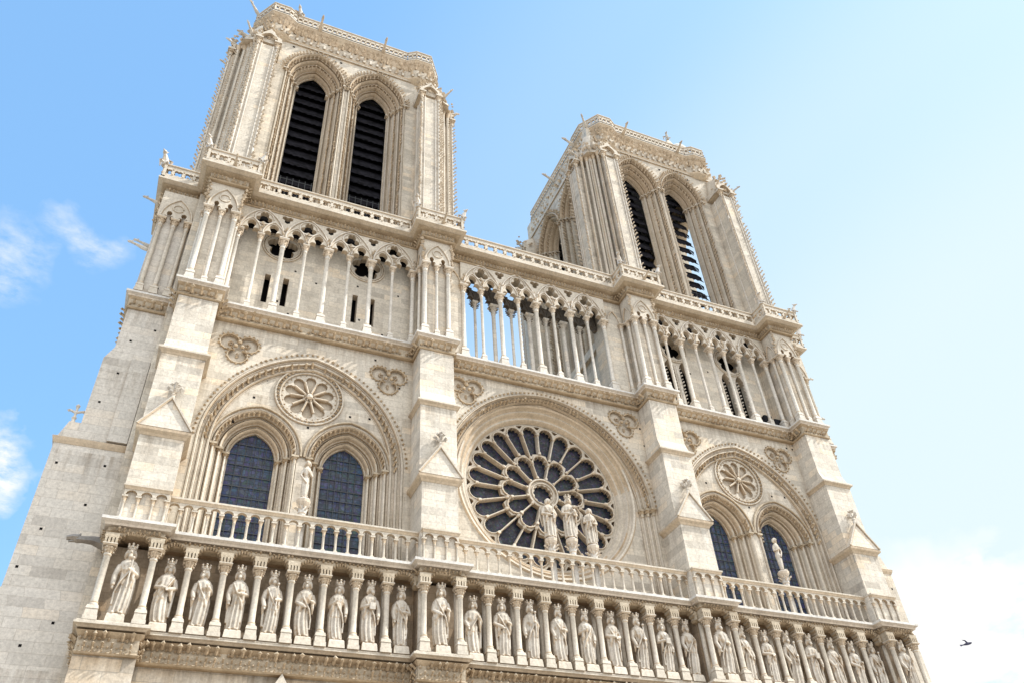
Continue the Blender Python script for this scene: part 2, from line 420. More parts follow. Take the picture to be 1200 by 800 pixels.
# ---- lower wall and kings' storey
def body():
    m = MB()
    m.box(-22.0, 21.6, -1.15, 1.2, 0, 15.0)
    for c in CB: m.box(c - 1.12, c + 1.12, -1.95, -1.1, 0, 14.9)
    w = obj('lower_wall', m, 'low', CATH)
    for cx, wz in ((-14.35, 14.1), (.15, 14.6), (14.3, 14.1)):      # tips of the portal gables
        g = MB(); g.plate([(cx - 3.4, 8.4), (cx + 3.4, 8.4), (cx, wz)], [[(cx - 2.6, 8.75), (cx + 2.6, 8.75), (cx, wz - .75)]], -1.55, -1.1)
        obj('portal_gable', g, 'plain', w)
    kp = plan(-1.5, -2.12, 1.02)
    frieze(CATH, plan(-1.45, -2.08, 1.05), 14.05, 15.2, .34, 'lower_cornice', rows=((.60, .15), (.30, .10), (.12, .07)), lipm='plain', step=.34, thin=True)
    # back of the kings' gallery
    b = MB(); b.box(-22.0, 21.6, -.75, 0.8, 15.2, 19.2)
    for c in CB: b.box(c - .95, c + .95, -1.35, -.7, 15.2, 18.8)
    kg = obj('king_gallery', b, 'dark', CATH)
    f = MB(); sweep_plan(f, kp, [(-1.3, 15.16), (.30, 15.17), (.28, 15.24), (-1.3, 15.25)]); obj('gallery_floor', f, 'plain', kg)
    # columns
    cols = []
    for c in CB: cols += [(c - .88, -2.15), (c + .88, -2.15)]
    KX = []
    for i, c in enumerate(CB): KX.append((c, -1.95, True))
    kl = [-19.5 + 1.447 * k for k in range(8)]; kc = [-5.83 + 1.5 * k for k in range(9)]; kr = [9.72 + 1.52 * k for k in range(7)]
    for ks in (kl, kc, kr):
        for x in ks: KX.append((x, -1.45, False))
        for a, bb in zip(ks, ks[1:]): cols.append(((a + bb) / 2, -1.62))
    for x, y in cols:
        column('column', kg, 'plain', x, y, 15.24, 18.45, .135, ped=.6, cap=.5)
    # thin responds behind the columns
    r = MB()
    for x, y in cols: r.lathe(x, y + .55, [(.11, 15.3), (.11, 18.4)], 8)
    obj('respond', r, 'plain', kg)
    # cusped arcade plates above columns
    a = MB(); lv = MB()
    def arc_run(xs, y, x0, x1):
        top = 19.12; pts = [(x0, top), (x0, 18.42)]
        for q, (xa, xb) in enumerate(zip(xs, xs[1:])):
            cx, w = (xa + xb) / 2, (xb - xa) / 2 - .17
            pts += [(cx - cos(pi * q_ / 18) * w * (1 - .10 * (q_ % 2)), 18.44 + sin(pi * q_ / 18) * .62 * (1 - .10 * (q_ % 2))) for q_ in range(19)]
            # little radiating leaves round each head
            for k in range(13):
                t = pi * (k + .5) / 13
                lv.tube([(cx - cos(t) * w * .86, y - .06, 18.44 + sin(t) * .53), (cx - cos(t) * (w + .02), y - .11, 18.44 + sin(t) * .66)], [.02, .055], 4)
        pts += [(x1, 18.42), (x1, top)]
        a.plate(pts, [], y - .05, y + .34)
        # small castellated canopies over the capitals
        for xx in xs:
            for d in (-.2, -.07, .07, .2):
                lv.box(xx + d - .045, xx + d + .045, y - .18, y - .02, 18.47, 18.72)
            lv.box(xx - .27, xx + .27, y - .16, y - .02, 18.70, 18.92)
    for c in CB: arc_run([c - .88, c + .88], -2.2, c - 1.1, c + 1.1)
    edges = [(CB[0] + .88, kl, CB[1] - .88), (CB[1] + .88, kc, CB[2] - .88), (CB[2] + .88, kr, CB[3] - .88)]
    for xl, ks, xr in edges:
        xs = [xl + .12] + [(p + q) / 2 for p, q in zip(ks, ks[1:])] + [xr - .12]
        arc_run(xs, -1.68, xl + .05, xr - .05)
    for c in CB:                                  # returns of the buttress canopies
        for sx in (-1, 1): a.box(c + sx * 1.085 - (.12 if sx > 0 else 0), c + sx * 1.085 + (0 if sx > 0 else .12), -1.9, -1.42, 18.47, 19.1)
    m2 = MB(); sweep_plan(m2, kp, [(-1.2, 18.98), (-.05, 18.99), (-.05, 19.15), (-1.2, 19.15)])
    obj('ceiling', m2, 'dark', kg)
    obj('canopy_arch', a, 'carve', kg); obj('canopy_leaves', lv, 'carve', kg)
    frieze(CATH, kp, 18.95, 19.56, .38, 'upper_cornice', rows=((.28, .085),), step=.2, base=.06)
    # little gallery return on the north corner
    return KX
KINGS = body()

# ---- balustrade of the first gallery
def balustrade():
    z0, z1 = 19.6, 21.4
    segs = []
    P = plan(-1.5, -2.07, .92)
    runs = []
    for i, c in enumerate(CB): runs.append((c - .92, c + .92, -2.07, True))
    for i in range(3): runs.append((CB[i] + .92, CB[i + 1] - .92, -1.5, False))
    total = 0
    base = MB(); sweep_plan(base, P, [(-.36, z0 - .02), (.10, z0 - .02), (.10, z0 + .10), (.04, z0 + .16), (-.36, z0 + .16)])
    rail = MB(); sweep_plan(rail, P, [(-.34, z1 - .24), (.0, z1 - .24), (.03, z1 - .15), (.08, z1 - .10), (.08, z1 - .02), (.02, z1), (-.36, z1)])
    bl = obj('balustrade', base, 'white', CATH); obj('rail', rail, 'plain', bl)
    for x0, x1, y, solid in runs:
        n = 3 if solid else int(round((x1 - x0) / .585)); st = (x1 - x0) / n
        pts = [(x0, z1 - .22), (x0, z1 - .52)]
        for k in range(n):
            cx = x0 + st * (k + .5); w = st / 2 - .07
            pts += arch_pts(cx, z1 - .50, w, w * .95, 3)
        pts += [(x1, z1 - .52), (x1, z1 - .22)]
        a = MB(); a.plate(pts, [], y + .02, y + .24); obj('baluster_arches', a, 'plain', bl)
        if solid:
            b = MB(); b.box(x0 + .05, x1 - .05, y + .28, y + .42, z0 + .1, z1 - .2); obj('blind_panel', b, 'plain', bl)
        for k in range(n + (1 if True else 0)):
            x = x0 + st * k
            if k in (0, n): x += .07 * (1 if k == 0 else -1)
            m = MB(); m.frust(x, y + .14, z0 + .14, z0 + .26, .105, .105, .09, .09)
            m.lathe(x, y + .14, [(.085, z0 + .26), (.062, z0 + .34), (.058, z1 - .86), (.075, z1 - .84), (.062, z1 - .78), (.10, z1 - .58)], 7)
            m.box(x - .115, x + .115, y + .03, y + .25, z1 - .58, z1 - .50)
            obj('baluster', m, 'plain', bl, smooth=True); total += 1
    # terrace
    t = MB(); t.box(-22.0, 21.6, -1.6, .1, 19.5, 19.58); obj('terrace', t, 'plain', bl)
    return total
balustrade()

# ---- buttresses
def buttress(c):
    hb = 1.05; m = MB()
    m.box(c - .98, c + .98, -1.88, 0.2, 19.5, 24.35)                      # lower block
    m.box(c - hb, c + hb, -1.66, 0.2, 24.3, 29.35)                        # shaft
    # weathering above the string course, then upper shaft
    m.hexa([(c - hb, -1.66, 29.5), (c + hb, -1.66, 29.5), (c + hb, .2, 29.5), (c - hb, .2, 29.5)],
           [(c - hb + .02, -1.42, 30.25), (c + hb - .02, -1.42, 30.25), (c + hb - .02, .2, 30.25), (c - hb + .02, .2, 30.25)])
    m.box(c - hb + .02, c + hb - .02, -1.42, .2, 30.25, 33.5)
    # putlog holes read as small dark recesses
    b = obj('buttress', m, 'butt', CATH)
    s = MB(); sweep_plan(s, [(c - hb, 0.0), (c - hb, -1.66), (c + hb, -1.66), (c + hb, 0.0)], [(-.2, 29.12), (.02, 29.12), (.07, 29.22), (.20, 29.32), (.20, 29.42), (-.02, 29.62), (-.2, 29.62)])
    obj('string_course', s, 'plain', b)
    s = MB(); sweep_plan(s, [(c - .98, 0.0), (c - .98, -1.88), (c + .98, -1.88), (c + .98, 0.0)], [(-.2, 24.1), (.02, 24.1), (.08, 24.22), (.22, 24.32), (.24, 24.44), (-.02, 24.62), (-.2, 24.62)])
    obj('eaves', s, 'plain', b)
    g = MB()
    A = [(c - 1.16, -2.08, 24.5), (c + 1.16, -2.08, 24.5), (c + 1.16, -.9, 24.5), (c - 1.16, -.9, 24.5)]
    ap = (c, -1.98, 26.25); ab = (c, -1.2, 26.25)
    g.add(A + [ap, ab], [(0, 1, 4), (1, 2, 5, 4), (2, 3, 5), (3, 0, 4, 5), (3, 2, 1, 0)])
    obj('gablet', g, 'butt', b)
    g = MB(); g.tube([(c - 1.2, -2.12, 24.5), (c, -2.03, 26.3)], .07, 5); g.tube([(c + 1.2, -2.12, 24.5), (c, -2.03, 26.3)], .07, 5)
    obj('gable_coping', g, 'plain', b)
    f = MB(); z = 26.25; y = -1.95
    f.lathe(c, y, [(.10, z - .1), (.07, z + .2), (.12, z + .27), (.05, z + .35), (.05, z + .75), (.10, z + .9), (.03, z + 1.0)], 6)
    for dx, dy in ((1, 0), (-1, 0), (0, -1), (0, 1)):
        f.tube([(c, y, z + .4), (c + dx * .17, y + dy * .17, z + .5), (c + dx * .3, y + dy * .3, z + .62)], [.06, .06, .05], 5)
        f.lump(c + dx * .29, y + dy * .29, z + .6, .15); f.lump(c + dx * .15, y + dy * .15, z + .85, .11)
    obj('finial', f, 'grey', b)
    return b
BUT = [buttress(c) for c in CB]

# putlog holes: small dark sockets in the masonry
def socket_boxes(parent, pts, s=.05):
    m = MB()
    for x, y, z, ax in pts:
        if ax == 'y': m.box(x - s, x + s, y - .012, y + .1, z - s, z + s)
        else: m.box(x - .012, x + .1, y - s, y + s, z - s, z + s)
    obj('putlog_hole', m, 'void', parent)

# ---- rose storey walls
def leafring(mb, cx, cz, r, y, n, s, a0=0, a1=2 * pi):
    for i in range(n):
        a = a0 + (a1 - a0) * (i + .5) / n; mb.lump(cx + r * cos(a), y, cz + r * sin(a), s)
def torus_arc(mb, pts, y, r, seg=6): mb.tube([(x, y, z) for x, z in pts], r, seg)

TREF = [(-18.55, 31.85), (-10.1, 31.8), (-5.25, 32.25), (5.62, 32.2), (10.35, 31.85), (17.95, 31.95)]
def tref_pts(cx, cz, r=.50, n=12):
    pts = []
    for a0 in (radians(155), radians(270), radians(25)):
        px, pz = cx + .56 * cos(a0), cz - .08 + .56 * sin(a0)
        for i in range(n):
            a = a0 - radians(142) + radians(284) * i / (n - 1); pts.append((px + r * cos(a), pz + r * sin(a)))
    return pts
def trefoil_panel(parent, cx, cz):
    m = MB(); p = tref_pts(cx, cz, .54); p.append(p[0])
    m.tube([(x, -.02, z) for x, z in p], .05, 6)
    for i, (x, z) in enumerate(tref_pts(cx, cz, .60, 13)): m.lump(x, -.05, z, .075)
    for i, (x, z) in enumerate(tref_pts(cx, cz, .47, 9)): m.lump(x, .02, z, .05)
    for k in range(3):
        a = pi / 2 + 2 * pi * k / 3; m.ball(cx + .2 * cos(a), -.06, cz + .02 + .2 * sin(a), .13, .1, .13, 6, 4)
    o = obj('trefoil', m, 'carve', parent)
    b = MB(); b.box(cx - 1.25, cx + 1.25, .16, .2, cz - 1.3, cz + 1.1)
    for k in range(3):
        a = pi / 2 + 2 * pi * k / 3
        for q in range(5): b.lump(cx + (.5 + .12 * cos(q * 1.3)) * cos(a + pi), .12, cz - .08 + (.5) * sin(a + pi) + .12 * sin(q * 1.3), .08)
    obj('relief', b, 'plain', o)

def side_bay(cx, x0, x1, gl):
    """relieving arch, tympanum, two lancets and the blind rose of a tower bay; gl = lancet glass centres"""
    zs, W, Hh = 25.7, 5.42, 6.5
    m = MB()
    oc = arch_pts(cx, zs, W, Hh, 20, 19.5)
    m.plate([(x0, 19.5), oc[0]] + oc[1:-1] + [oc[-1], (x1, 19.5), (x1, 33.6), (x0, 33.6)], [tref_pts(*t) for t in TREF if x0 < t[0] < x1 and abs(t[0] - cx) > 1], 0.0, .35)
    w = obj('bay_wall', m, 'wall', CATH)
    a = MB(); orders(a, cx, zs, (W, Hh, 0.0), (W - .85, Hh - .95, .34), 3, 19.5, .9, 24)
    ra = obj('relieving_arch', a, 'plain', CATH, smooth=True)
    lf = MB()
    for x, z, nx, nz in arch_len_pts(cx, zs, W + .09, Hh + .1, .30): lf.lump(x, -.04, z, .085)
    for x, z, nx, nz in arch_len_pts(cx, zs, W - .55, Hh - .62, .38): lf.crocket(x, .13, z, .14, nx * .3, -.9); 
    obj('leaf_row', lf, 'carve', ra)
    # tympanum with holes
    inn = arch_pts(cx, zs, W - .82, Hh - .92, 20, 19.5)
    wl, hl = 2.22, 2.55; holes = []
    for g in gl: holes.append(arch_pts(g, zs, wl, hl, 10, 19.62))
    rc = (cx - .02 if cx < 0 else cx - .15, 29.62); holes.append(circle(rc[0], rc[1], 1.62, 36))
    m = MB(); m.plate(inn, holes, .33, .5); obj('tympanum', m, 'wall', ra)
    # the lancets
    for g in gl:
        s = MB(); orders(s, g, zs, (wl, hl, .33), (1.16, 1.62, 1.5), 3, 19.5, .55, 14, 6)
        L = obj('lancet_window', s, 'plain', CATH, smooth=True)
        h = MB(); h.tube([(x, .27, z) for x, z in arch_pts(g, zs, wl + .1, hl + .12, 14)], .075, 6)
        for x, z, nx, nz in arch_len_pts(g, zs, wl - .33, hl - .33, .27): h.crocket(x, .36, z, .115, nx * .2, -.9)
        for k in range(3):        # capitals of the jamb shafts
            f = (k + .52) / 3; ww = wl + (1.16 - wl) * f; yy = .33 + 1.17 * (f - .1)
            for sgn in (-1, 1):
                x = g + sgn * ww; h.lathe(x, yy - .04, [(.10, zs - .42), (.09, zs - .38), (.12, zs - .2), (.19, zs - .08)], 8)
                h.box(x - .19, x + .19, yy - .22, yy + .15, zs - .08, zs + .03)
                for q in range(6): h.lump(x + .14 * cos(q), yy - .05 + .14 * sin(q), zs - .17, .06)
        obj('archivolt', h, 'carve', L)
        p = MB(); p.plate(arch_pts(g, zs, 1.2, 1.66, 10, 19.5), [], 1.5, 1.54); obj('glass', p, 'glass_lancet', L)
        q = MB()
        for zz in [20.4 + .62 * k for k in range(11)]:
            hw = 1.14 if zz < zs else 1.14 * sqrt(max(.02, 1 - ((zz - zs) / 1.6) ** 2)); q.box(g - hw, g + hw, 1.44, 1.47, zz - .02, zz + .02)
        for xx in (-.7, -.35, 0, .35, .7): q.box(g + xx - .014, g + xx + .014, 1.43, 1.46, 19.6, zs + 1.62 * sqrt(1 - (xx / 1.16) ** 2) - .02)
        obj('saddle_bars', q, 'iron', L)
    # central pier colonnettes
    # blind rose
    a = MB(); cxr, cz = rc
    for r, y, t in ((1.84, .28, .07), (1.60, .34, .06)): a.tube([(x, y, z) for x, z in circle(cxr, cz, r, 48)] + [(cxr + r, y, cz)], t, 6)
    br = obj('blind_rose', a, 'plain', CATH, smooth=True)
    lf = MB(); leafring(lf, cxr, cz, 1.72, .24, 46, .095); leafring(lf, cxr, cz, 1.46, .4, 30, .05); obj('leaf_row', lf, 'carve', br)
    t = MB(); hs = []
    for k in range(10):
        a0 = pi / 10 + k * pi / 5; loc = []
        # petal: narrow at hub, three-lobed at rim
        def pol(r, da): return (cxr + r * cos(a0 + da), cz + r * sin(a0 + da))
        loc.append(pol(.34, -.14)); loc.append(pol(.95, -.24))
        for i in range(7):
            q = -pi * .6 + 2 * pi * .6 * i / 6; loc.append((cxr + 1.1 * cos(a0) + .30 * cos(a0 + q), cz + 1.1 * sin(a0) + .30 * sin(a0 + q)))
        loc.append(pol(.95, .24)); loc.append(pol(.34, .14)); hs.append(loc)
    t.plate(circle(cxr, cz, 1.6, 48), hs, .40, .62); 
    for k in range(10):
        a0 = k * pi / 5; t.tube([(cxr + .3 * cos(a0), .37, cz + .3 * sin(a0)), (cxr + 1.05 * cos(a0), .37, cz + 1.05 * sin(a0))], .06, 6)
    t.ball(cxr, .33, cz, .2, .16, .2, 8, 5); leafring(t, cxr, cz, .24, .32, 8, .07)
    obj('petal_tracery', t, 'plain', br, smooth=False)
    k = MB(); k.plate(circle(cxr, cz, 1.62, 32), [], .60, .66); obj('back_panel', k, 'plain', br)
    hol = []
    rs = random.Random(int(cx * 10) + 3)
    for _ in range(16): hol.append((rs.uniform(x0 + .5, x1 - .5), 0.0, rs.choice([32.9, 31.2, 30.0, 28.6]), 'y'))
    hol = [h for h in hol if abs(h[0] - cx) > 3.2 + (33 - h[2]) * .9]
    for dx, dz in ((-2.9, 28.9), (-3.7, 27.2), (2.3, 28.8), (3.4, 28.9), (.1, 27.6), (0, 31.7), (-2.4, 30.2)): hol.append((cx + dx, .33, dz, 'y'))
    socket_boxes(w, hol, .06)
    return w
side_bay(-14.37, -21.0, -7.6, (-16.78, -11.98))
side_bay(14.3, 7.95, 20.7, (11.88, 16.62))
for cx, cz in TREF:
    trefoil_panel(CATH, cx, cz)

# ---- great rose
RX, RZ = 0.0, 26.67
def rose():
    m = MB()
    R0 = 6.75
    arc = [(RX - R0, 19.5)] + [(RX + R0 * cos(pi - pi * i / 48), RZ - .6 + (R0 + .05) * sin(pi * i / 48)) for i in range(49)] + [(RX + R0, 19.5)]
    m.plate([(-7.6, 19.5)] + arc + [(7.95, 19.5), (7.95, 33.6), (-7.6, 33.6)], [tref_pts(*t) for t in TREF if abs(t[0]) < 7], 0.0, .5)
    w = obj('bay_wall', m, 'wall', CATH)
    o = MB(); orders(o, RX, RZ - .6, (R0, R0 + .05, 0), (5.95, 6.55, .6), 3, 19.5, .5, 24)
    rw = obj('rose_window', o, 'plain', CATH, smooth=True)
    lf = MB()
    for x, z, nx, nz in arch_len_pts(RX, RZ - .6, R0 + .12, R0 + .17, .30): lf.lump(x, -.05, z, .085)
    for x, z, nx, nz in arch_len_pts(RX, RZ - .6, R0 - .42, R0 - .3, .26): lf.crocket(x, .16, z, .125, 0, -.9)
    for sgn in (-1, 1):
        for k in range(3):
            x = RX + sgn * (6.62 - .27 * k); y = .02 + .2 * k
            lf.lathe(x, y, [(.10, 25.55), (.10, 25.6), (.12, 25.78), (.19, 25.92)], 8); lf.box(x - .19, x + .19, y - .18, y + .15, 25.92, 26.05)
            for q in range(6): lf.lump(x + .14 * cos(q), y + .12 * sin(q), 25.8, .07)
    obj('leaf_row', lf, 'carve', rw)
    p = MB(); p.plate(arch_pts(RX, RZ - .6, 5.97, 6.57, 24, 19.5), [circle(RX, RZ, 5.82, 72)], .6, .75); obj('spandrel', p, 'wall', rw)
    # full-circle inner orders
    prof = [(5.84, .6), (5.74, .52), (5.62, .56), (5.6, .72), (5.5, .80), (5.38, .76), (5.3, .86), (5.28, 1.02), (5.18, 1.1), (5.06, 1.08), (4.98, 1.18), (4.96, 1.34), (4.9, 1.38)]
    c = MB(); n = 96
    c.grid([[(RX + r * cos(2 * pi * i / n), y, RZ + r * sin(2 * pi * i / n)) for r, y in prof] for i in range(n)], close=True)
    obj('ring_moulding', c, 'plain', rw, smooth=True)
    # tracery
    pol = lambda r, a: (RX + r * cos(a), RZ + r * sin(a)); H = []
    def petal(a0, half, r0, r1, rh, tw, r0b=None):
        """light between two spokes: straight sides r0..r1, many-cusped head out to rh"""
        pts = []; off = tw
        pts.append(pol(r0, a0 - half + off / r0)); pts.append(pol(r1, a0 - half + off / r1))
        wr = r1 * (half - off / r1) ; cxp, czp = pol(r1, a0); nl = 5
        for l in range(nl):
            b0 = -pi / 2 + pi * (l + .5) / nl; rad = rh - r1
            c0 = (rad * .74 * cos(b0), wr * .76 * sin(b0))
            for i in range(5):
                t = b0 - radians(88) + radians(176) * i / 4
                u, v = c0[0] + rad * .28 * cos(t), c0[1] + wr * .29 * sin(t)
                pts.append((cxp + u * cos(a0) - v * sin(a0), czp + u * sin(a0) + v * cos(a0)))
        r0b = r0b or r0; pts.append(pol(r1, a0 + half - off / r1)); pts.append(pol(r0b, a0 + half - off / r0b)); pts.append(pol(max(r0, r0b) - .04, a0 + (.25 * half if r0b < r0 else -.25 * half if r0b > r0 else 0)))
        return pts
    for k in range(12): H.append(petal(pi / 2 + k * pi / 6, pi / 12, 1.02, 2.0, 2.63, .054, 1.02))
    for k in range(24): H.append(petal(pi / 2 + (k + .5) * pi / 12, pi / 24, 2.78 if k % 2 == 0 else 2.40, 4.24, 4.76, .056, 2.40 if k % 2 == 0 else 2.78))
    hub = []
    for k in range(12):
        for i in range(4):
            a = 2 * pi * k / 12; t = a - 1.25 + 2.5 * i / 3; q = (cos(a) * .50, sin(a) * .50); hub.append((RX + q[0] + .13 * cos(t), RZ + q[1] + .13 * sin(t)))
    H.append(hub)
    for k in range(24):
        a = pi / 2 + k * pi / 12; H.append([pol(4.62, a - .012), pol(4.82, a - .045), pol(4.82, a + .045), pol(4.62, a + .012)])
    t = MB(); t.plate(circle(RX, RZ, 4.93, 96), H, 1.42, 1.7)
    tr = obj('tracery', t, 'plain', rw)
    s = MB()
    def ring(r, y, th): s.tube([(x, y, z) for x, z in circle(RX, RZ, r, 64)] + [(RX + r, y, RZ)], th, 6)
    ring(.94, 1.36, .07); ring(.70, 1.38, .035)
    # scalloped band of the inner heads
    for k in range(12):
        a0 = pi / 2 + k * pi / 6; ce = pol(1.98, a0); pts = []
        for i in range(11):
            q = -1.72 + 3.44 * i / 10; pts.append((ce[0] + .68 * cos(a0 + q), 1.36, ce[1] + .60 * sin(a0 + q)) if True else 0)
        pts = [(ce[0] + (.66 * cos(q)) * cos(a0) - (.56 * sin(q)) * sin(a0), 1.37, ce[1] + (.66 * cos(q)) * sin(a0) + (.56 * sin(q)) * cos(a0)) for q in [-1.6 + 3.2 * i / 10 for i in range(11)]]
        s.tube(pts, .05, 6)
    for k in range(24):
        a0 = pi / 2 + (k + .5) * pi / 12; ce = pol(4.18, a0)
        s.tube([(ce[0] + (.56 * cos(q)) * cos(a0) - (.50 * sin(q)) * sin(a0), 1.37, ce[1] + (.56 * cos(q)) * sin(a0) + (.50 * sin(q)) * cos(a0)) for q in [-1.5 + 3.0 * i / 8 for i in range(9)]], .035, 5)
    obj('roll_moulding', s, 'plain', tr, smooth=True)
    for k in range(12):
        a = pi / 2 + (k + .5) * pi / 6; m = MB()
        A, B = pol(1.05, a), pol(2.15, a); d = (cos(a), sin(a))
        pt = lambda r: (RX + d[0] * r, 1.36, RZ + d[1] * r)
        m.tube([pt(1.0), pt(1.12), pt(1.16), pt(2.0), pt(2.04), pt(2.2)], [.10, .10,   .044, .044, .10, .11], 7); obj('spoke', m, 'plain', tr, smooth=True)
    for k in range(24):
        a = pi / 2 + k * pi / 12; m = MB(); d = (cos(a), sin(a)); pt = lambda r: (RX + d[0] * r, 1.36, RZ + d[1] * r); rb = 2.72 if k % 2 == 0 else 2.36
        m.tube([pt(rb), pt(rb + .18), pt(rb + .22), pt(4.1), pt(4.14), pt(4.32)], [.11, .10,   .044, .044, .10, .11], 7); obj('spoke', m, 'plain', tr, smooth=True)
    g = MB(); g.plate(circle(RX, RZ, 4.95, 64), [], 1.78, 1.82); obj('glass', g, 'glass_rose', rw)
    socket_boxes(w, [(6.9, 0, 30.6, 'y'), (7.0, 0, 29, 'y'), (6.8, 0, 31.9, 'y'), (-6.4, 0, 31.4, 'y')], .06)
rose()

# ---- great ledge and open arcade storey
frieze(CATH, plan(-.2, -1.42, 1.06), 33.32, 34.42, .30, 'great_ledge', rows=((.36, .18),), step=.42, base=.02)
A0, A1 = 34.45, 43.0          # arcade storey
SP = 40.75                    # springing

def arcade(xs, y, parent, back=False, mat='colu', pm='plain', T=None, thick=(0, 2, 4, 6, 8)):
    """xs: 9 support positions, even ones thick; tracery of intersecting arches"""
    n = len(xs)
    for i, x in enumerate(xs):
        if back and i in (0, n - 1): continue
        r = .145 if i % 2 == 0 else .10
        column('column', parent, mat, x, y, A0, SP, r, T=T, ped=.75 if i % 2 == 0 else .6, cap=.8 if i % 2 == 0 else .7)
    top = 42.95; t = MB(T); pts = [(xs[0] - .2, top), (xs[0] - .2, SP)]; holes = []
    for a, b in zip(xs, xs[1:]):
        pts += cusped((a + b) / 2, SP, (b - a) / 2 - .13, 1.0, 5)
    pts += [(xs[-1] + .2, SP), (xs[-1] + .2, top)]
    for i in range(1, n - 1, 2): holes.append(foil(xs[i], 42.12, .56, 3 if not back else 4, pi / 2, 6))
    for i in range(2, n - 1, 2): holes.append(foil(xs[i], 42.50, .38, 3, -pi / 2, 5))
    t.plate(pts, holes, y - .17, y + .17)
    tr = obj('arcade_tracery', t, pm, parent)
    r = MB(T)
    for i in range(1, n - 1, 2):
        W = (xs[i + 1] - xs[i - 1]) / 2
        r.tube([(x, y - .2, z) for x, z in arch_pts(xs[i], SP + .05, W - .05, 2.16, 12)], .06, 6)
        for j in (i - 1, i): 
            c = (xs[j] + xs[j + 1]) / 2; w = (xs[j + 1] - xs[j]) / 2
            r.tube([(x, y - .2, z) for x, z in arch_pts(c, SP + .05, w - .06, 1.12, 8)], .045, 6)
        r.tube([(x, y - .2, z) for x, z in circle(xs[i], 42.12, .58, 18)], .045, 5)
    obj('arch_moulding', r, 'colu' if not back else pm, tr, smooth=True)
    if not back:
        l = MB(T)
        for i in range(1, n - 1, 2):
            for (dx, dz) in ((0, .0),): l.lump(xs[i], y - .2, 42.12 + .48, .07)
        for x in xs:
            for k in range(7): l.lump(x + random.uniform(-.16, .16), y - .25, SP + .1 + .13 * k, .075)
        obj('leaf_carving', l, 'plain', tr)
    else:
        l = MB(T)
        for x in xs[1:-1]:
            for k in range(9):
                for sx in (-1, 1): l.crocket(x + sx * (.13 + .035 * k), y, SP - .5 + .17 * k, .10, sx, 0)
        obj('crockets', l, pm, tr)
    return tr
def blind_arcade(c, parent):
    """three shafts and a blind arch on the head of each buttress"""
    m = MB(); m.box(c - .85, c + .85, -1.12, 1.0, 34.4, 43.4)
    o = obj('buttress_head', m, 'wall', parent)
    for k, x in enumerate((-.78, 0, .78)):
        column('column', o, 'colu', c + x, -1.3, A0, SP - .1, .14 if k != 1 else .10, ped=.75 if k != 1 else .55, cap=.75)
    for yy in (-.75, -.25):
        for s in (-1, 1): 
            if yy < -.5: column('column', o, 'colu', c + s * .95, yy, A0, SP - .1, .11, ped=.6, cap=.75)
    t = MB(); z = SP - .1; pts = [(c - .98, 43.0), (c - .98, z)] + cusped(c - .39, z, .30, .62, 4) + cusped(c + .39, z, .30, .62, 4) + [(c + .98, z), (c + .98, 43.0)]
    t.plate(pts, [], -1.44, -1.1)
    t.tube([(x, -1.46, zz) for x, zz in arch_pts(c, z + .05, .86, 1.75, 10)], .07, 6)
    t.tube([(x, -1.46, zz) for x, zz in circle(c, z + .98, .30, 16)], .05, 5)
    t.box(c - .3, c + .3, -1.46, -1.42, z + .9, z + 1.06) if False else None
    for s in (-1, 1):
        t.box(c + s * .98 - (.3 if s > 0 else 0), c + s * .98 + (0 if s > 0 else .3), -1.12, -.2, z, 43.0)
        t.tube([(c + s * 1.0, -.75 + (xx - 0), zz) for xx, zz in arch_pts(0, z + .05, .45, 1.3, 7)], .06, 5)
    for s in (-1, 1):
        for k in range(11): t.lump(c + s * (.98 + random.uniform(-.05, .12)), -1.45 + random.uniform(-.1, .05), z + .1 + .2 * k, .12)
    obj('blind_arch', t, 'plain', o)
HEADS = [blind_arcade(c, CATH) for c in CB]

NX = [-19.95, -18.62, -17.22, -15.83, -14.43, -13.05, -11.63, -10.2, -8.82]
CX = [-5.35, -4.03, -2.66, -1.33, .02, 1.33, 2.68, 4.0, 5.33]
SX = [9.2, 10.45, 11.75, 13.05, 14.33, 15.6, 16.9, 18.2, 19.45]
ARC = []
for xs in (NX, CX, SX):
    fl = MB(); fl.box(xs[0] - .3, xs[-1] + .3, -.2, 1.8 if xs is CX else .6, 34.0, A0)
    a = obj('arcade', fl, 'white', CATH); ARC.append(a); arcade(xs, -.1, a)
b = MB(); b.box(-5.5, 5.6, .95, 1.4, 34.2, A0 + .02); bo = obj('rear_arcade', b, 'plain', CATH)
arcade(CX, 1.12, bo, back=True, mat='grey', pm='rear_shade')
m = MB()       # piers either side of the open arcade
m.box(CB[1] + .6, -5.42, -.1, 1.5, 34.2, 43.2); obj('arcade_pier', m, 'wall', CATH)
m = MB(); m.box(5.42, CB[2] - .5, -.1, 1.5, 34.2, 43.2); pw = obj('arcade_pier', m, 'wall', CATH)
m = MB()
m.tube([(x, -.14, z) for x, z in arch_pts(6.2, SP, .5, 1.2, 8)], .06, 5); m.tube([(x, -.14, z) for x, z in arch_pts(-6.0, SP, .5, 1.2, 8)], .06, 5)
obj('blind_arch', m, 'plain', pw)
column('column', pw, 'colu', 6.72, -.18, A0, SP, .12); column('column', pw, 'colu', -6.5, -.18, A0, SP, .12)
for yy in (1.05, 2.6):
    pass
# terrace slab over the arcades
m = MB(); m.box(-5.5, 5.6, -.3, 1.5, 42.96, 43.7); obj('terrace', m, 'plain', CATH)

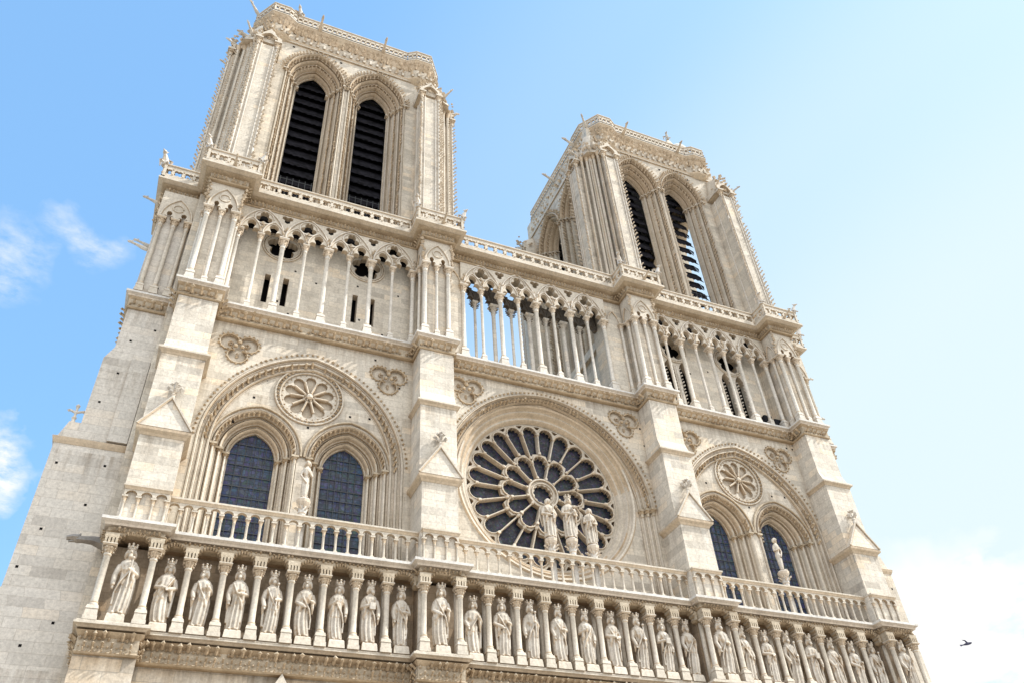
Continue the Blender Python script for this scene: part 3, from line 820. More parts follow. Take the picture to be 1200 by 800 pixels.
def rosette_wall(cx, x0, x1, y, rc, parent_name, south=False):
    m = MB(); holes = []
    for r in rc:
        holes.append(foil(r, 41.0 if not south else 40.6, .98, 5, pi / 2, 7))
        if not south:
            for s in (-.55, .55): holes.append([(r + s - .17, 36.1), (r + s + .17, 36.1), (r + s + .17, 38.4), (r + s - .17, 38.4)])
        else:
            for s in (-.62, .62): holes.append(arch_pts(r + s, 38.6, .42, .9, 5, 34.9))
    m.plate([(x0, 34.3), (x1, 34.3), (x1, 43.2), (x0, 43.2)], holes, y, y + .5)
    w = obj('gallery_wall', m, 'wall', CATH)
    g = MB(); g.box(x0, x1, y - .35, y - .02, 42.0, 43.2); obj('trefoil_shade_slab', g, 'void', w)  # black slab added to darken the trefoil openings, standing for shade
    k = MB()
    for r in rc:
        zc = 41.0 if not south else 40.6
        for rr, th in ((1.22, .06), (1.08, .05)): k.tube([(x, y - .03, z) for x, z in circle(r, zc, rr, 32)] + [(r + rr, y - .03, zc)], th, 6)
        leafring(k, r, zc, 1.15, y - .05, 32, .06)
    obj('rosette', k, 'plain', w)
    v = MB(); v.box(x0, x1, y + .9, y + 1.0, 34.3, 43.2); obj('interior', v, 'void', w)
    if south:
        c = MB()
        for r in rc:
            for s in (-.62, .62):
                for q in (-1, 1):
                    for kk in range(13): c.crocket(r + s + q * .40, y + .0, 35.2 + .3 * kk, .10, -q, 0)
            c.tube([(r, y, 35), (r, y, 39)], .09, 7)
        obj('crockets', c, 'grey', w)
    hl = MB(); rs = random.Random(5 + int(cx))
    socket_boxes(w, [(rs.uniform(x0 + .8, x1 - .8), y, rs.choice([35.6, 36.4, 38.6, 39.2]), 'y') for _ in range(9)], .06)
    return w
rosette_wall(-14.4, -20.6, -8.2, .75, (-17.15, -11.75), 'n')
sw = rosette_wall(14.3, 8.4, 20.2, .75, (11.6, 16.6), 's', True)
m = MB(); m.box(18.05, 18.75, .2, .5, 34.5, 35.75); m.box(18.95, 19.6, .2, .5, 34.5, 35.6); obj('dark_hatch', m, 'net', sw)

# ---- cornice of the arcade storey
P4 = plan(-.28, -1.62, 1.08)
frieze(CATH, P4, 42.85, 43.75, .70, 'arcade_cornice', rows=((.26, .11),), step=.24, slope=True, lipm='plain')

def pierced_balustrade(poly, z0, z1, off, parent, name='pierced_balustrade', foils=True, mat='plain', cell=.70):
    base = MB(); bm_ = MB(); m = MB(); first = None
    for a, b in zip(poly, poly[1:]):
        a, b = Vector(a), Vector(b); d = b - a; L = d.length
        if L < .25: continue
        ang = atan2(d.y, d.x); T = frame(a.x, a.y, ang); n = max(1, int(round(L / cell))); st = L / n
        q = MB(T); holes = []
        zc = (z0 + z1) / 2; r = min(st * .44, (z1 - z0 - .3) * .46)
        for k in range(n):
            cx = st * (k + .5); hz = (z1 - z0 - .3) / 2
            holes.append(foil(cx, zc - .02, min(st * .47, (z1 - z0) * .29), 4, pi / 4, 6) if foils else circle(cx, zc, r, 8))
        q.plate([(0, z0), (L, z0), (L, z1 - .1), (0, z1 - .1)], holes, off, off + .16)
        for k in range(n + 1):
            q.lump(min(L, st * k), off - .02, zc + .22, .06); q.lump(min(L, st * k), off - .02, zc - .26, .06)
        if foils: q.box(0, L, off - .05, off + .18, z0 - .02, z0 + .12)
        m.v_off = 0
        o = len(m.v); m.v.extend(q.v); m.f.extend([tuple(i + o for i in f) for f in q.f])
    o = obj(name, m, mat, parent)
    r = MB(); sweep_plan(r, poly, [(-off - .22, z1 - .12), (-off + .02, z1 - .12), (-off + .07, z1 - .07), (-off + .07, z1), (-off - .22, z1 + .02)])
    obj('rail', r, 'plain', o)
    return o
# each buttress head and each bay gets its own run
BY = -2.2; WY = -.88
runs = []
for i in range(3): runs.append([(CB[i] + 1.66, WY), (CB[i + 1] - 1.66, WY)])
for c in CB: runs.append([(c - 1.66, .2), (c - 1.66, BY), (c + 1.66, BY), (c + 1.66, .2)])
for r in runs: pierced_balustrade(r, 43.8, 45.05, .05, CATH)
def beast(name, parent, x, y, z, dx, dy, s=1.0, up=.25, mat='white', k=1.0):
    """gargoyle: neck, shoulders, head with jaws and ears, reaching out along dx,dy"""
    m = MB(); n = sqrt(dx * dx + dy * dy); dx, dy = dx / n, dy / n; px, py = -dy, dx
    P = lambda t, u, w: (x + dx * t * s + px * w * s, y + dy * t * s + py * w * s, z + u * s)
    m.tube([P(-.5, -.1, 0), P(0, 0, 0), P(.45, .12 + up * .2, 0), P(.8, .16 + up * .6, 0), P(1.05, .2 + up, 0)], [.2 * s * k, .22 * s * k, .15 * s * k, .12 * s * k, .14 * s * k], 7)
    m.tube([P(1.0, .22 + up, 0), P(1.2, .24 + up, 0), P(1.42, .2 + up, 0)], [.15 * s * k, .12 * s * k, .07 * s * k], 6)
    m.tube([P(1.05, .14 + up, 0), P(1.32, .06 + up, 0)], [.08 * s, .04 * s], 5)
    for w in (-1, 1): m.tube([P(1.0, .28 + up, .08 * w), P(.93, .40 + up, .11 * w)], [.07 * s, .03 * s], 5)
    return obj(name, m, mat, parent, smooth=True)
def perched(name, parent, x, y, z, s=1.0, face=-1, mat='white'):
    """squat winged chimera sitting on a rail corner"""
    m = MB(); m.tube([(x, y, z), (x, y, z + .4 * s), (x + face * .08 * s, y - .1 * s, z + .75 * s), (x + face * .15 * s, y - .2 * s, z + .95 * s)], [.2 * s, .24 * s, .17 * s, .1 * s], 7)
    m.ball(x + face * .18 * s, y - .26 * s, z + 1.05 * s, .15 * s, .2 * s, .14 * s, 7, 5)
    m.tube([(x + face * .2 * s, y - .4 * s, z + 1.02 * s), (x + face * .28 * s, y - .6 * s, z + .95 * s)], [.08 * s, .03 * s], 5)
    for w in (-1, 1):
        m.tube([(x + w * .16 * s, y + .05, z + .7 * s), (x + w * .34 * s, y + .22 * s, z + .8 * s), (x + w * .3 * s, y + .3 * s, z + .25 * s)], [.08 * s, .12 * s, .03 * s], 5)
        m.tube([(x + w * .14 * s, y - .1, z + .3 * s), (x + w * .17 * s, y - .32 * s, z + .1 * s), (x + w * .17 * s, y - .38 * s, z)], [.1 * s, .07 * s, .07 * s], 5)
        m.tube([(x + face * .15 * s + w * .08 * s, y - .2 * s, z + 1.12 * s), (x + face * .1 * s + w * .12 * s, y - .12 * s, z + 1.3 * s)], [.05 * s, .015 * s], 4)
    return obj(name, m, mat, parent, smooth=True)
for i, c in enumerate(CB):
    perched('chimera', CATH, c - 1.62, BY + .1, 45.0, .85, -1); perched('chimera', CATH, c + 1.62, BY + .1, 45.0, .75, 1)
    beast('gargoyle', CATH, c + .1, BY - .1, 43.9, 0, -1, .55, .1, 'plain')
for s, x in ((-1, -22.9), (1, 22.3)):
    for k, (yy, zz) in enumerate(((.9, 42.3), (1.5, 39.9), (1.2, 38.6), (2.4, 41.5), (3.0, 40.6))):
        if s < 0 and k in (1, 3): continue
        beast('gargoyle', CATH, x + s * 2.0, yy, zz - (0 if s < 0 else 1.2), s, -.1, .6, .08, 'grey')

# ---- north and south flank buttresses of the front corners
def flank(sgn, xin):
    X = lambda x: sgn * x + 0.0
    def bx(m, xa, xb, y0, y1, z0, z1):
        a, b = sorted((xin + sgn * xa, xin + sgn * xb)); m.box(a, b, y0, y1, z0, z1)
    m = MB(); mat = 'grey' if sgn < 0 else 'wall'
    bx(m, -2.5, 2.12, .62, 14.4, 30.6, 43.4)           # upper, behind arcade level
    bx(m, -2.5, 2.47, .60, 14.4, 24.9, 29.8)
    m.hexa([(xin - sgn * 2.5, .6, 29.8), (xin + sgn * 2.47, .6, 29.8), (xin + sgn * 2.47, 14.4, 29.8), (xin - sgn * 2.5, 14.4, 29.8)][::sgn],
           [(xin - sgn * 2.5, .62, 30.62), (xin + sgn * 2.12, .62, 30.62), (xin + sgn * 2.12, 14.4, 30.62), (xin - sgn * 2.5, 14.4, 30.62)][::sgn])
    bx(m, -2.5, 3.3, .55, 14.4, 17.4, 24.7)
    m.hexa([(xin - sgn * 2.5, .3, 16.3), (xin + sgn * 3.85, .3, 16.3), (xin + sgn * 3.85, 14.4, 16.3), (xin - sgn * 2.5, 14.4, 16.3)][::sgn],
           [(xin - sgn * 2.5, .55, 17.42), (xin + sgn * 3.3, .55, 17.42), (xin + sgn * 3.3, 14.4, 17.42), (xin - sgn * 2.5, 14.4, 17.42)][::sgn])
    bx(m, -2.5, 3.85, .3, 14.4, 0, 16.32)
    o = obj('flank_buttress', m, mat, CATH)
    # set-back ledge and its finial
    def pl(xo, y): p = [(xin + sgn * xo, 6.0), (xin + sgn * xo, y), (xin - sgn * .2, y)]; return p if sgn < 0 else p[::-1]
    s = MB(); sweep_plan(s, pl(3.3, .55), [(-.9, 24.45), (.02, 24.45), (.10, 24.6), (.14, 24.75), (-.6, 25.3), (-.9, 25.3)]); obj('string_course', s, 'plain', o)
    g = MB(); g.hexa([(xin + sgn * 2.4, .6, 24.75), (xin + sgn * 3.3, .6, 24.75), (xin + sgn * 3.3, 5, 24.75), (xin + sgn * 2.4, 5, 24.75)][::sgn], [(xin + sgn * 2.4, .62, 25.75), (xin + sgn * 2.98, .62, 25.75), (xin + sgn * 2.98, 5, 25.75), (xin + sgn * 2.4, 5, 25.75)][::sgn]); obj('gablet', g, mat, o)
    f = MB(); fx, fz = xin + sgn * 2.85, 25.85
    f.lathe(fx, .75, [(.13, fz - .2), (.08, fz + .1), (.13, fz + .2), (.06, fz + .28), (.06, fz + .75), (.11, fz + .9), (.03, fz + 1)], 6)
    for d in (-1, 1): f.tube([(fx, .75, fz + .5), (fx + d * .3, .75, fz + .62)], [.07, .06], 5); f.lump(fx + d * .32, .75, fz + .6, .1)
    obj('finial', f, 'grey', o)
    # shallow recessed strip against the front buttress
    s = MB(); q = [(xin + sgn * 2.14, 5.0), (xin + sgn * 2.14, .55), (xin + sgn * .2, .55)]
    q = q if sgn < 0 else q[::-1]
    frieze(o, q, 33.32, 34.42, .30, 'ledge_band', rows=((.36, .18),), step=.42)
    frieze(o, [(p[0], p[1]) for p in q], 42.85, 43.75, .62, 'cornice_band', rows=((.26, .11),), step=.24, slope=True, lipm='plain')
    pq = [(p[0] + sgn * .55 * (i < 2 if sgn < 0 else i > 0), p[1] - .55 * (i > 0 if sgn < 0 else i < 2)) for i, p in enumerate(q)]
    pierced_balustrade(pq, 43.8, 45.05, .05, o)
    # blind arcade on its face
    for k in range(3): column('column', o, 'plain', xin + sgn * (.42 + .74 * k), .46, A0, SP - .1, .12, ped=.6, cap=.75)
    t = MB(); c = xin + sgn * 1.16; z = SP - .1
    t.plate([(c - 1.05, 42.95), (c - 1.05, z)] + cusped(c - .41, z, .32, .62, 4) + cusped(c + .41, z, .32, .62, 4) + [(c + 1.05, z), (c + 1.05, 42.95)], [], .34, .64)
    t.tube([(x, .33, zz) for x, zz in arch_pts(c, z + .05, .88, 1.7, 10)], .07, 6); t.tube([(x, .33, zz) for x, zz in circle(c, z + .95, .3, 16)], .05, 5)
    for k in range(40): t.crocket(xin + sgn * 2.2, random.uniform(.5, 1.2), random.choice([40.8, 41.4, 42.0, 42.5]) , .12, sgn, 0)
    obj('blind_arch', t, 'plain', o)
    rs = random.Random(11)
    socket_boxes(o, [(xin + sgn * xx, .55 if zz < 24.5 and zz > 17.4 else (.6 if zz > 24 else .3), zz, 'y') for xx, zz in
        ((.9, 23.6), (2.9, 23.4), (1.2, 21.5), (2.6, 20.1), (.9, 19.9), (3.0, 18.3), (2.0, 27.1), (.6, 28.0), (.6, 26.4), (1.6, 29.0), (3.4, 15.2), (1.9, 15.0), (1.0, 16.0), (3.6, 12.9), (1.6, 13.4))], .055)
    socket_boxes(o, [(xin + sgn * xx, .62, zz, 'y') for xx, zz in ((1.0, 35.2), (1.9, 37.4), (.5, 32.2), (1.5, 31.2), (1.2, 39.4))], .055)
    perched('chimera', o, xin + sgn * 2.7, .2, 45.0, .95, sgn)
    m2 = MB(); bx(m2, .25, 1.15, .42, .64, 24.9, 30.0); obj('pilaster_strip', m2, mat, o)
    return o
flank(-1, -22.4); flank(1, 21.9)
# connecting masonry behind the corner buttresses
for a_, b_ in ((-22.6, -19.9), (19.5, 22.0)):
    m = MB(); m.box(a_, b_, .15, 3, 0, 43.3); obj('corner_mass', m, 'wall', CATH)
beast('gargoyle', CATH, -22.3, -.7, 19.15, -1, .0, 1.05, -.12, 'soot', 1.2)

# ================================================================== towers
def tower(name, cx, hw, crown_hw, label, see_through=False):
    yf = 1.35; yb = 14.9; cy = (yf + yb) / 2; dh = (yb - yf) / 2
    zb, zt = 43.7, 68.0
    core = MB(); root = None
    t = bpy.data.objects.new('tower', None); COL.objects.link(t); t.parent = CATH; t['label'] = label
    faces = [(0, frame(cx, yf, 0), hw, True), (1, frame(cx - hw, cy, -pi / 2), dh, True), (2, frame(cx + hw, cy, pi / 2), dh, False), (3, frame(cx, yb, pi), hw, False)]
    zs = 61.45
    for idx, T, h, detail in faces:
        oc = 2.52 * (hw / 7.4) if idx in (0, 3) else 2.42
        wo, wi = oc - .04, 1.24
        m = MB(T); a1 = arch_pts(-oc, zs, wo, 3.75, 12, 43.8); a2 = arch_pts(oc, zs, wo, 3.75, 12, 43.8)
        he = h - (.005 if idx in (0, 3) else .27); m.plate([(-he, 43.7), (he, 43.7), (he, 67.9), (-he, 67.9)], [a1, a2], 0, .25)
        w = obj('belfry_wall', m, 'wall', t)
        for s in (-1, 1):
            o = MB(T); orders(o, s * oc, zs, (wo, 3.75, 0.0), (wi, 2.2, 1.6), 4, 43.75, .65, 12, 5 if detail else 3)
            op = obj('belfry_opening', o, 'plain', t, smooth=True)
            if detail:
                l = MB(T)
                for x, z, nx, nz in arch_len_pts(s * oc, zs, wo + .05, 3.85, .33): l.crocket(x, -.05, z, .14, nx, -.5)
                for f in (.27, .62):
                    for x, z, nx, nz in arch_len_pts(s * oc, zs, wo + (wi - wo) * f, 3.75 - 1.6 * f, .40, 45.0): l.crocket(x, 1.6 * f - .24, z, .13, 0, -1)
                for f in (.0, .95):
                    for x, z, nx, nz in arch_len_pts(s * oc, zs, wo + (wi - wo) * f, 3.75 - 1.6 * f, .34): 
                        if z > zs: l.lump(x, 1.6 * f - .05, z, .07)
                # capital band
                for k in range(6):
                    f = (k + .4) / 5.6; x0 = wo + (wi - wo) * f
                    for q in (-1, 1):
                        x = s * oc + q * x0; y = 1.6 * f - .14; l.box(x - .2, x + .2, y - .2, y + .2, zs - .06, zs + .06)
                        for j in range(4): l.crocket(x + random.uniform(-.12, .12), y - .1, zs - .28 + .05 * j, .11, random.uniform(-.6, .6), -.8)
                obj('carved_edges', l, 'plain', op)
            # louvres
            if True:
                lv = MB(T); open_ = see_through and idx in (0,) and s > 0
                skip = see_through and idx == 2
                if not skip:
                    x0, x1 = s * oc - 1.3, s * oc + (1.3 if not open_ else 1.05)
                    zz = 44.4; k = 0
                    while zz < 63.6:
                        dx = .0
                        nseg = 10; top = []; bot = []
                        top = [(x0, 3.1, zz + 1.9), (x1, 3.1, zz + 1.9)]
                        # one deep slate board sloping outwards and down, scalloped lower edge
                        ve = []; n = 12
                        for i in range(n + 1):
                            x = x0 + (x1 - x0) * i / n + (.35 * 0 if i < n else (.28 * (k % 2) if open_ else 0))
                            ve.append((x, 1.75, zz + .10 * (i % 2) + random.uniform(-.03, .03)))
                        ve += [(x1, 2.15, zz + 1.3), (x0, 2.15, zz + 1.3)]
                        m_ = len(ve); fr = ve + [(p[0], p[1] + .06, p[2] + .08) for p in ve]
                        lv.add(fr, [tuple(range(m_)), tuple(range(2 * m_ - 1, m_ - 1, -1))] + [(i, (i + 1) % m_, m_ + (i + 1) % m_, m_ + i) for i in range(m_)])
                        if open_:   # jagged free end
                            lv.add([(x1, 1.7, zz), (x1 + .3, 1.95, zz + .8), (x1, 2.15, zz + 1.3)], [(0, 1, 2)])
                        zz += 1.12; k += 1
                    obj('louvres', lv, 'slate', op)
                    if True:
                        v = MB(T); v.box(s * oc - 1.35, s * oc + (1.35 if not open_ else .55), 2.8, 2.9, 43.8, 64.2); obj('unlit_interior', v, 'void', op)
            if idx == 0:
                r = MB(T)
                for k in range(6): x = s * oc - 1.1 + .44 * k; r.tube([(x, 1.4, 44.0), (x, 1.4, 50.35 if s < 0 else 50.3)], .025, 4)
                r.tube([(s * oc - 1.2, 1.4, 50.1), (s * oc + 1.2, 1.4, 50.1)], .03, 4)
                obj('guard_rail', r, 'iron', op)
        # frieze shadow line under the crown
        if detail:
            q = MB(T); q.box(-h, h, -.14, .05, 65.35, 65.55); obj('string_course', q, 'plain', w)
            l = MB(T)
            for k in range(5):
                for s in (-1, 0, 1): pass
            hz = [(random.uniform(-h + .8, h - .8), 0, random.uniform(63.9, 65.0), 'y') for _ in range(3)]
            for x, y, z, _ in hz: l.box(x - .09, x + .09, -.02, .1, z - .09, z + .09)
            obj('putlog_hole', l, 'void', w)
    # ---- corner piers
    def pier(T, x0, x1, yfr, side):
        """crocketed buttress with angle shafts and a gabled canopy head"""
        m = MB(T); m.box(x0, x1, yfr, 1.0, 43.7, 61.3)
        p = obj('corner_pier', m, 'wall', t)
        s = MB(T); l = MB(T)
        for x in (x0, x1):
            s.tube([(x, yfr, 44), (x, yfr, 61.3)], .085, 8)
            sg = -1 if x == x0 else 1
            s.tube([(x - sg * .26, yfr - .03, 44), (x - sg * .26, yfr - .03, 61.3)], .055, 6)
            z = 45.2
            while z < 61.2: l.crocket(x + sg * .03, yfr - .06, z, .15, sg * .5, -.8); z += .44
            s.tube([(x, .35, 44), (x, .35, 61.3)], .12, 8); 
            z = 45.3
            while z < 61.2: l.crocket(x + sg * .05, .33, z, .14, sg, -.3); z += .44
            s.tube([(x, (yfr + .35) / 2, 44), (x, (yfr + .35) / 2, 61.3)], .07, 6)
        obj('angle_shafts', s, 'colu', p, smooth=True); obj('crockets', l, 'colu', p)
        h = MB(T); xc = (x0 + x1) / 2; w = (x1 - x0) / 2 + .22
        for x in (x0, x1):
            for y in (yfr, .35):
                h.lathe(x, y, [(.13, 61.1), (.15, 61.3), (.26, 61.72)], 8); h.box(x - .28, x + .28, y - .28, y + .28, 61.72, 61.9)
                for q in range(9): h.lump(x + .24 * cos(q), y + .24 * sin(q), 61.5 + .06 * (q % 3), .1)
        a = arch_pts(xc, 61.9, w - .25, 1.0, 8)
        h.plate([(xc - w, 61.9)] + a + [(xc + w, 61.9), (xc + w, 62.5), (xc + w * .55, 62.75), (xc, 63.5), (xc - w * .55, 62.75), (xc - w, 62.5)], [], yfr - .12, yfr + .18)
        h.hexa([(xc - w, yfr + .15, 61.9), (xc + w, yfr + .15, 61.9), (xc + w, 1.0, 61.9), (xc - w, 1.0, 61.9)], [(xc - .25, yfr + .5, 64.3), (xc + .25, yfr + .5, 64.3), (xc + .3, .6, 65.6), (xc - .3, .6, 65.6)])
        for sg in (-1, 1):
            for k in range(6): f = k / 5; h.crocket(xc + sg * (w * (1 - f) + .05), yfr - .05, 62.25 + 1.7 * f, .15, sg * .5, -.4)
            for k in range(3): h.plate([(xc + sg * w - .02, 61.9), (xc + sg * w + .02, 61.9), (xc + sg * w + .02, 62.5), (xc + sg * w - .02, 62.5)], [], yfr + .3, .4) if k == 0 else None
        h.tube([(xc, yfr - .05, 63.8), (xc, yfr - .05, 64.5)], [.1, .04], 6); h.lump(xc, yfr - .05, 64.3, .2)
        for k in range(46): h.lump(xc + random.uniform(-w, w) * 1.05, yfr + random.uniform(-.2, 1.1), random.uniform(61.9, 64.4) , random.uniform(.09, .2))
        obj('canopy', h, 'plain', p)
    pw = 1.42 * hw / 7.4; xo = hw - .12; xi = xo - pw
    for idx, T, h, detail in faces:
        if idx == 3: continue
        xo_ = h - .12; xi_ = xo_ - pw
        for s in (-1, 1):
            pier(T, min(s * xi_, s * xo_), max(s * xi_, s * xo_), -1.66, s)
    # diagonal shafts in the re-entrant corners
    for sx in (-1, 1):
        d = MB(); dl = MB()
        X = cx + sx * hw; Y = yf
        for k, (ox, oy) in enumerate(((.1, -1.2), (.28, -.75), (.45, -.45), (.75, -.28), (1.2, -.1))):
            d.tube([(X + sx * ox, Y + oy, 43.8), (X + sx * ox, Y + oy, 62.2)], .13 if k != 2 else .2, 7)
            d.lathe(X + sx * ox, Y + oy, [(.14, 61.7), (.16, 61.8), (.26, 62.2)], 8)
            if k % 2 == 0:
                z = 45.2
                while z < 61.6: dl.crocket(X + sx * (ox + .1), Y + oy - .12, z, .10, sx * .6, -.6); z += .31
        d.hexa([(X - sx * .1, Y + .1, 62.2), (X + sx * 1.35, Y + .1, 62.2), (X + sx * 1.0, Y - 1.0, 62.2), (X - sx * .1, Y - 1.35, 62.2)][::sx],
               [(X - sx * .1, Y + .1, 66.0), (X + sx * .4, Y + .1, 66.0), (X + sx * .2, Y - .2, 66.0), (X - sx * .1, Y - .4, 66.0)][::sx])
        for k in range(34):
            f = random.random(); dl.lump(X + sx * (random.uniform(-.1, 1.5) * (1 - f * .6)), Y - random.uniform(0, 1.6) * (1 - f * .6), 62.1 + f * 2.6, .18)
        o = obj('diagonal_shafts', d, 'plain', t, smooth=True); obj('crockets', dl, 'colu', o)
    # ---- crown
    ch = crown_hw; y0 = .78; y1 = yb + .5
    def crown_poly(o):
        # straight sides, swelling polygonal corners
        f = y0 - o; bk = y1 + o; L = -ch - o; R = ch + o
        k = .42
        pts = [(L, bk - 1.5), (L, f + 3.6), (L - k * .3, f + 3.0), (L - k * .3, f + 1.35), (L + 1.1, f - k), (L + 2.5, f - k), (L + 3.2, f),
               (R - 3.2, f), (R - 2.5, f - k), (R - 1.1, f - k), (R + k * .3, f + 1.35), (R + k * .3, f + 3.0), (R, f + 3.6), (R, bk - 1.5), (R - 1.5, bk), (L + 1.5, bk), (L, bk - 1.5)]
        return [(cx + p[0], p[1]) for p in pts]
    cp = crown_poly(0)
    c = MB()
    sweep_plan(c, cp, [(-.95, 65.2), (-.42, 65.5), (-.36, 65.62), (-.42, 65.75), (-.38, 66.7), (-.2, 67.3)])
    cr = obj('crown', c, 'plain', t)
    l = MB()
    for i, (x, y, nx, ny) in enumerate(along(cp, .58, -.36)):
        zz = 66.15 + .12 * (i % 2)
        l.crocket(x, y, zz, .26, nx, ny); l.crocket(x + ny * .28, y - nx * .28, zz + .62, .24, nx, ny)
        l.box(x - .1, x + .1, y - .1, y + .1, 65.7, 66.2)
    for i, (x, y, nx, ny) in enumerate(along(cp, .4, -.25)): l.crocket(x, y, 67.35, .15, nx, ny)
    obj('corbel_leaves', l, 'plain', cr)
    c = MB(); sweep_plan(c, cp, [(-.9, 67.2), (-.3, 67.3), (-.22, 67.45), (-.06, 67.75), (.0, 67.8), (.0, 68.0), (-.12, 68.06), (-.9, 68.06)]); obj('ledge', c, 'plain', cr)
    c = MB(); c.plate([(p[0], p[1]) for p in cp[:-1]], [], 67.9, 68.03)
    c.v = [(a, z, y) for a, y, z in c.v]; obj('roof', c, 'lead', cr)
    pb = pierced_balustrade(cp, 68.05, 69.25, .12, t, 'parapet', foils=False, cell=.42)
    # wall mass behind the crown
    # gargoyles and turret
    for gx in ((-2.9, 2.6) if hw > 7.2 else (-3.2, 2.9)): beast('gargoyle', t, cx + gx, y0 - .05, 67.9, 0, -1, .78, .35, 'plain')
    beast('gargoyle', t, cx - ch - .1, y0 + .3, 67.9, -.8, -.8, .7, .2, 'grey')
    for yy in (3.6, 8.2): beast('gargoyle', t, cx - ch, yy, 67.8, -1, -.1, .95, .2, 'grey')
    for s in (-1, 1):
        for (ox, oy, oz) in ((hw + 1.35, .1, 62.6), (hw + 1.5, 1.9, 62.2)): beast('gargoyle', t, cx + s * ox, yf + oy, oz, s, -.3, .7, .1, 'grey')
        beast('gargoyle', t, cx + s * (hw + .6), yf - 1.3, 63.0, s * .6, -1, .6, .1, 'grey')
    if hw > 7.2:
        g = MB(); bxp, byp = cx - ch + 2.9, y0 + 1.0
        g.lathe(bxp, byp, [(.95, 68), (.95, 69.6), (1.05, 69.7), (.85, 69.9), (.1, 70.9), (.12, 71.1), (.03, 71.3)], 8); obj('stair_turret', g, 'plain', t)
        perched('chimera', t, cx - ch + 3.3, y0 + .1, 69.2, .9, -1)
    else:
        g = MB(); bxp, byp = cx + ch - 3.0, y0 + 1.2
        g.lathe(bxp, byp, [(1.1, 68), (1.1, 69.4), (1.15, 69.5), (1.05, 70.0), (.75, 70.5), (.35, 70.8), (.05, 70.9)], 12); obj('stair_turret', g, 'white', t, smooth=True)
        g = MB(); g.frust(bxp - 1.3, byp - .5, 68, 70.0, .45, .45, .3, .3); g.frust(bxp - 1.3, byp - .5, 70.0, 71.0, .3, .3, .05, .05); obj('pinnacle', g, 'plain', t)
        perched('chimera', t, bxp - 1.3, byp - .6, 70.7, .8, -1)
    return t
TN = tower('tower', -14.4, 7.4, 8.0, 'north tower with dark slate louvres filling both belfry openings')
TS = tower('tower', 15.2, 7.05, 7.1, 'south tower with a strip of sky beside its louvres', True)
# platform under the towers
m = MB(); m.box(-24.0, 23.6, 1.3, 15.2, 42.9, 43.66)
m.box(-22.3, -6.6, 1.6, 15.0, 34.0, 43.0); m.box(7.6, 22.2, 1.9, 15.0, 34.0, 43.0); m.box(-22.3, 22.2, 1.95, 15.0, 0.0, 34.0)
# keep the open middle clear: platform only under towers
m.v = []; m.f = []
m.box(-24.0, -6.6, 1.3, 15.2, 42.9, 43.66); m.box(7.7, 23.8, 1.3, 15.2, 42.9, 43.66)
m.box(-22.3, -6.7, 2.2, 15.0, 34.0, 42.9); m.box(8.0, 22.2, 2.2, 15.0, 34.0, 42.9); m.box(-22.3, 22.2, 2.2, 15.0, 0.0, 34.0)
obj('tower_base', m, 'wall', CATH)
perched('chimera', CATH, 6.95, 13.6, 43.7, 1.2, -1, 'grey'); perched('chimera', CATH, 6.4, 12.6, 44.6, 1.2, 1, 'grey')
# thin wire guard on the terrace between the towers
m = MB()
for k in range(12): x = -5.6 + .8 * k; m.tube([(x, 1.2, 43.7), (x, 1.2, 46.2)], .012, 4)
for z in (45.6, 46.2): m.tube([(-5.6, 1.2, z), (3.2, 1.2, z)], .01, 4)
obj('wire_guard', m, 'iron', CATH)

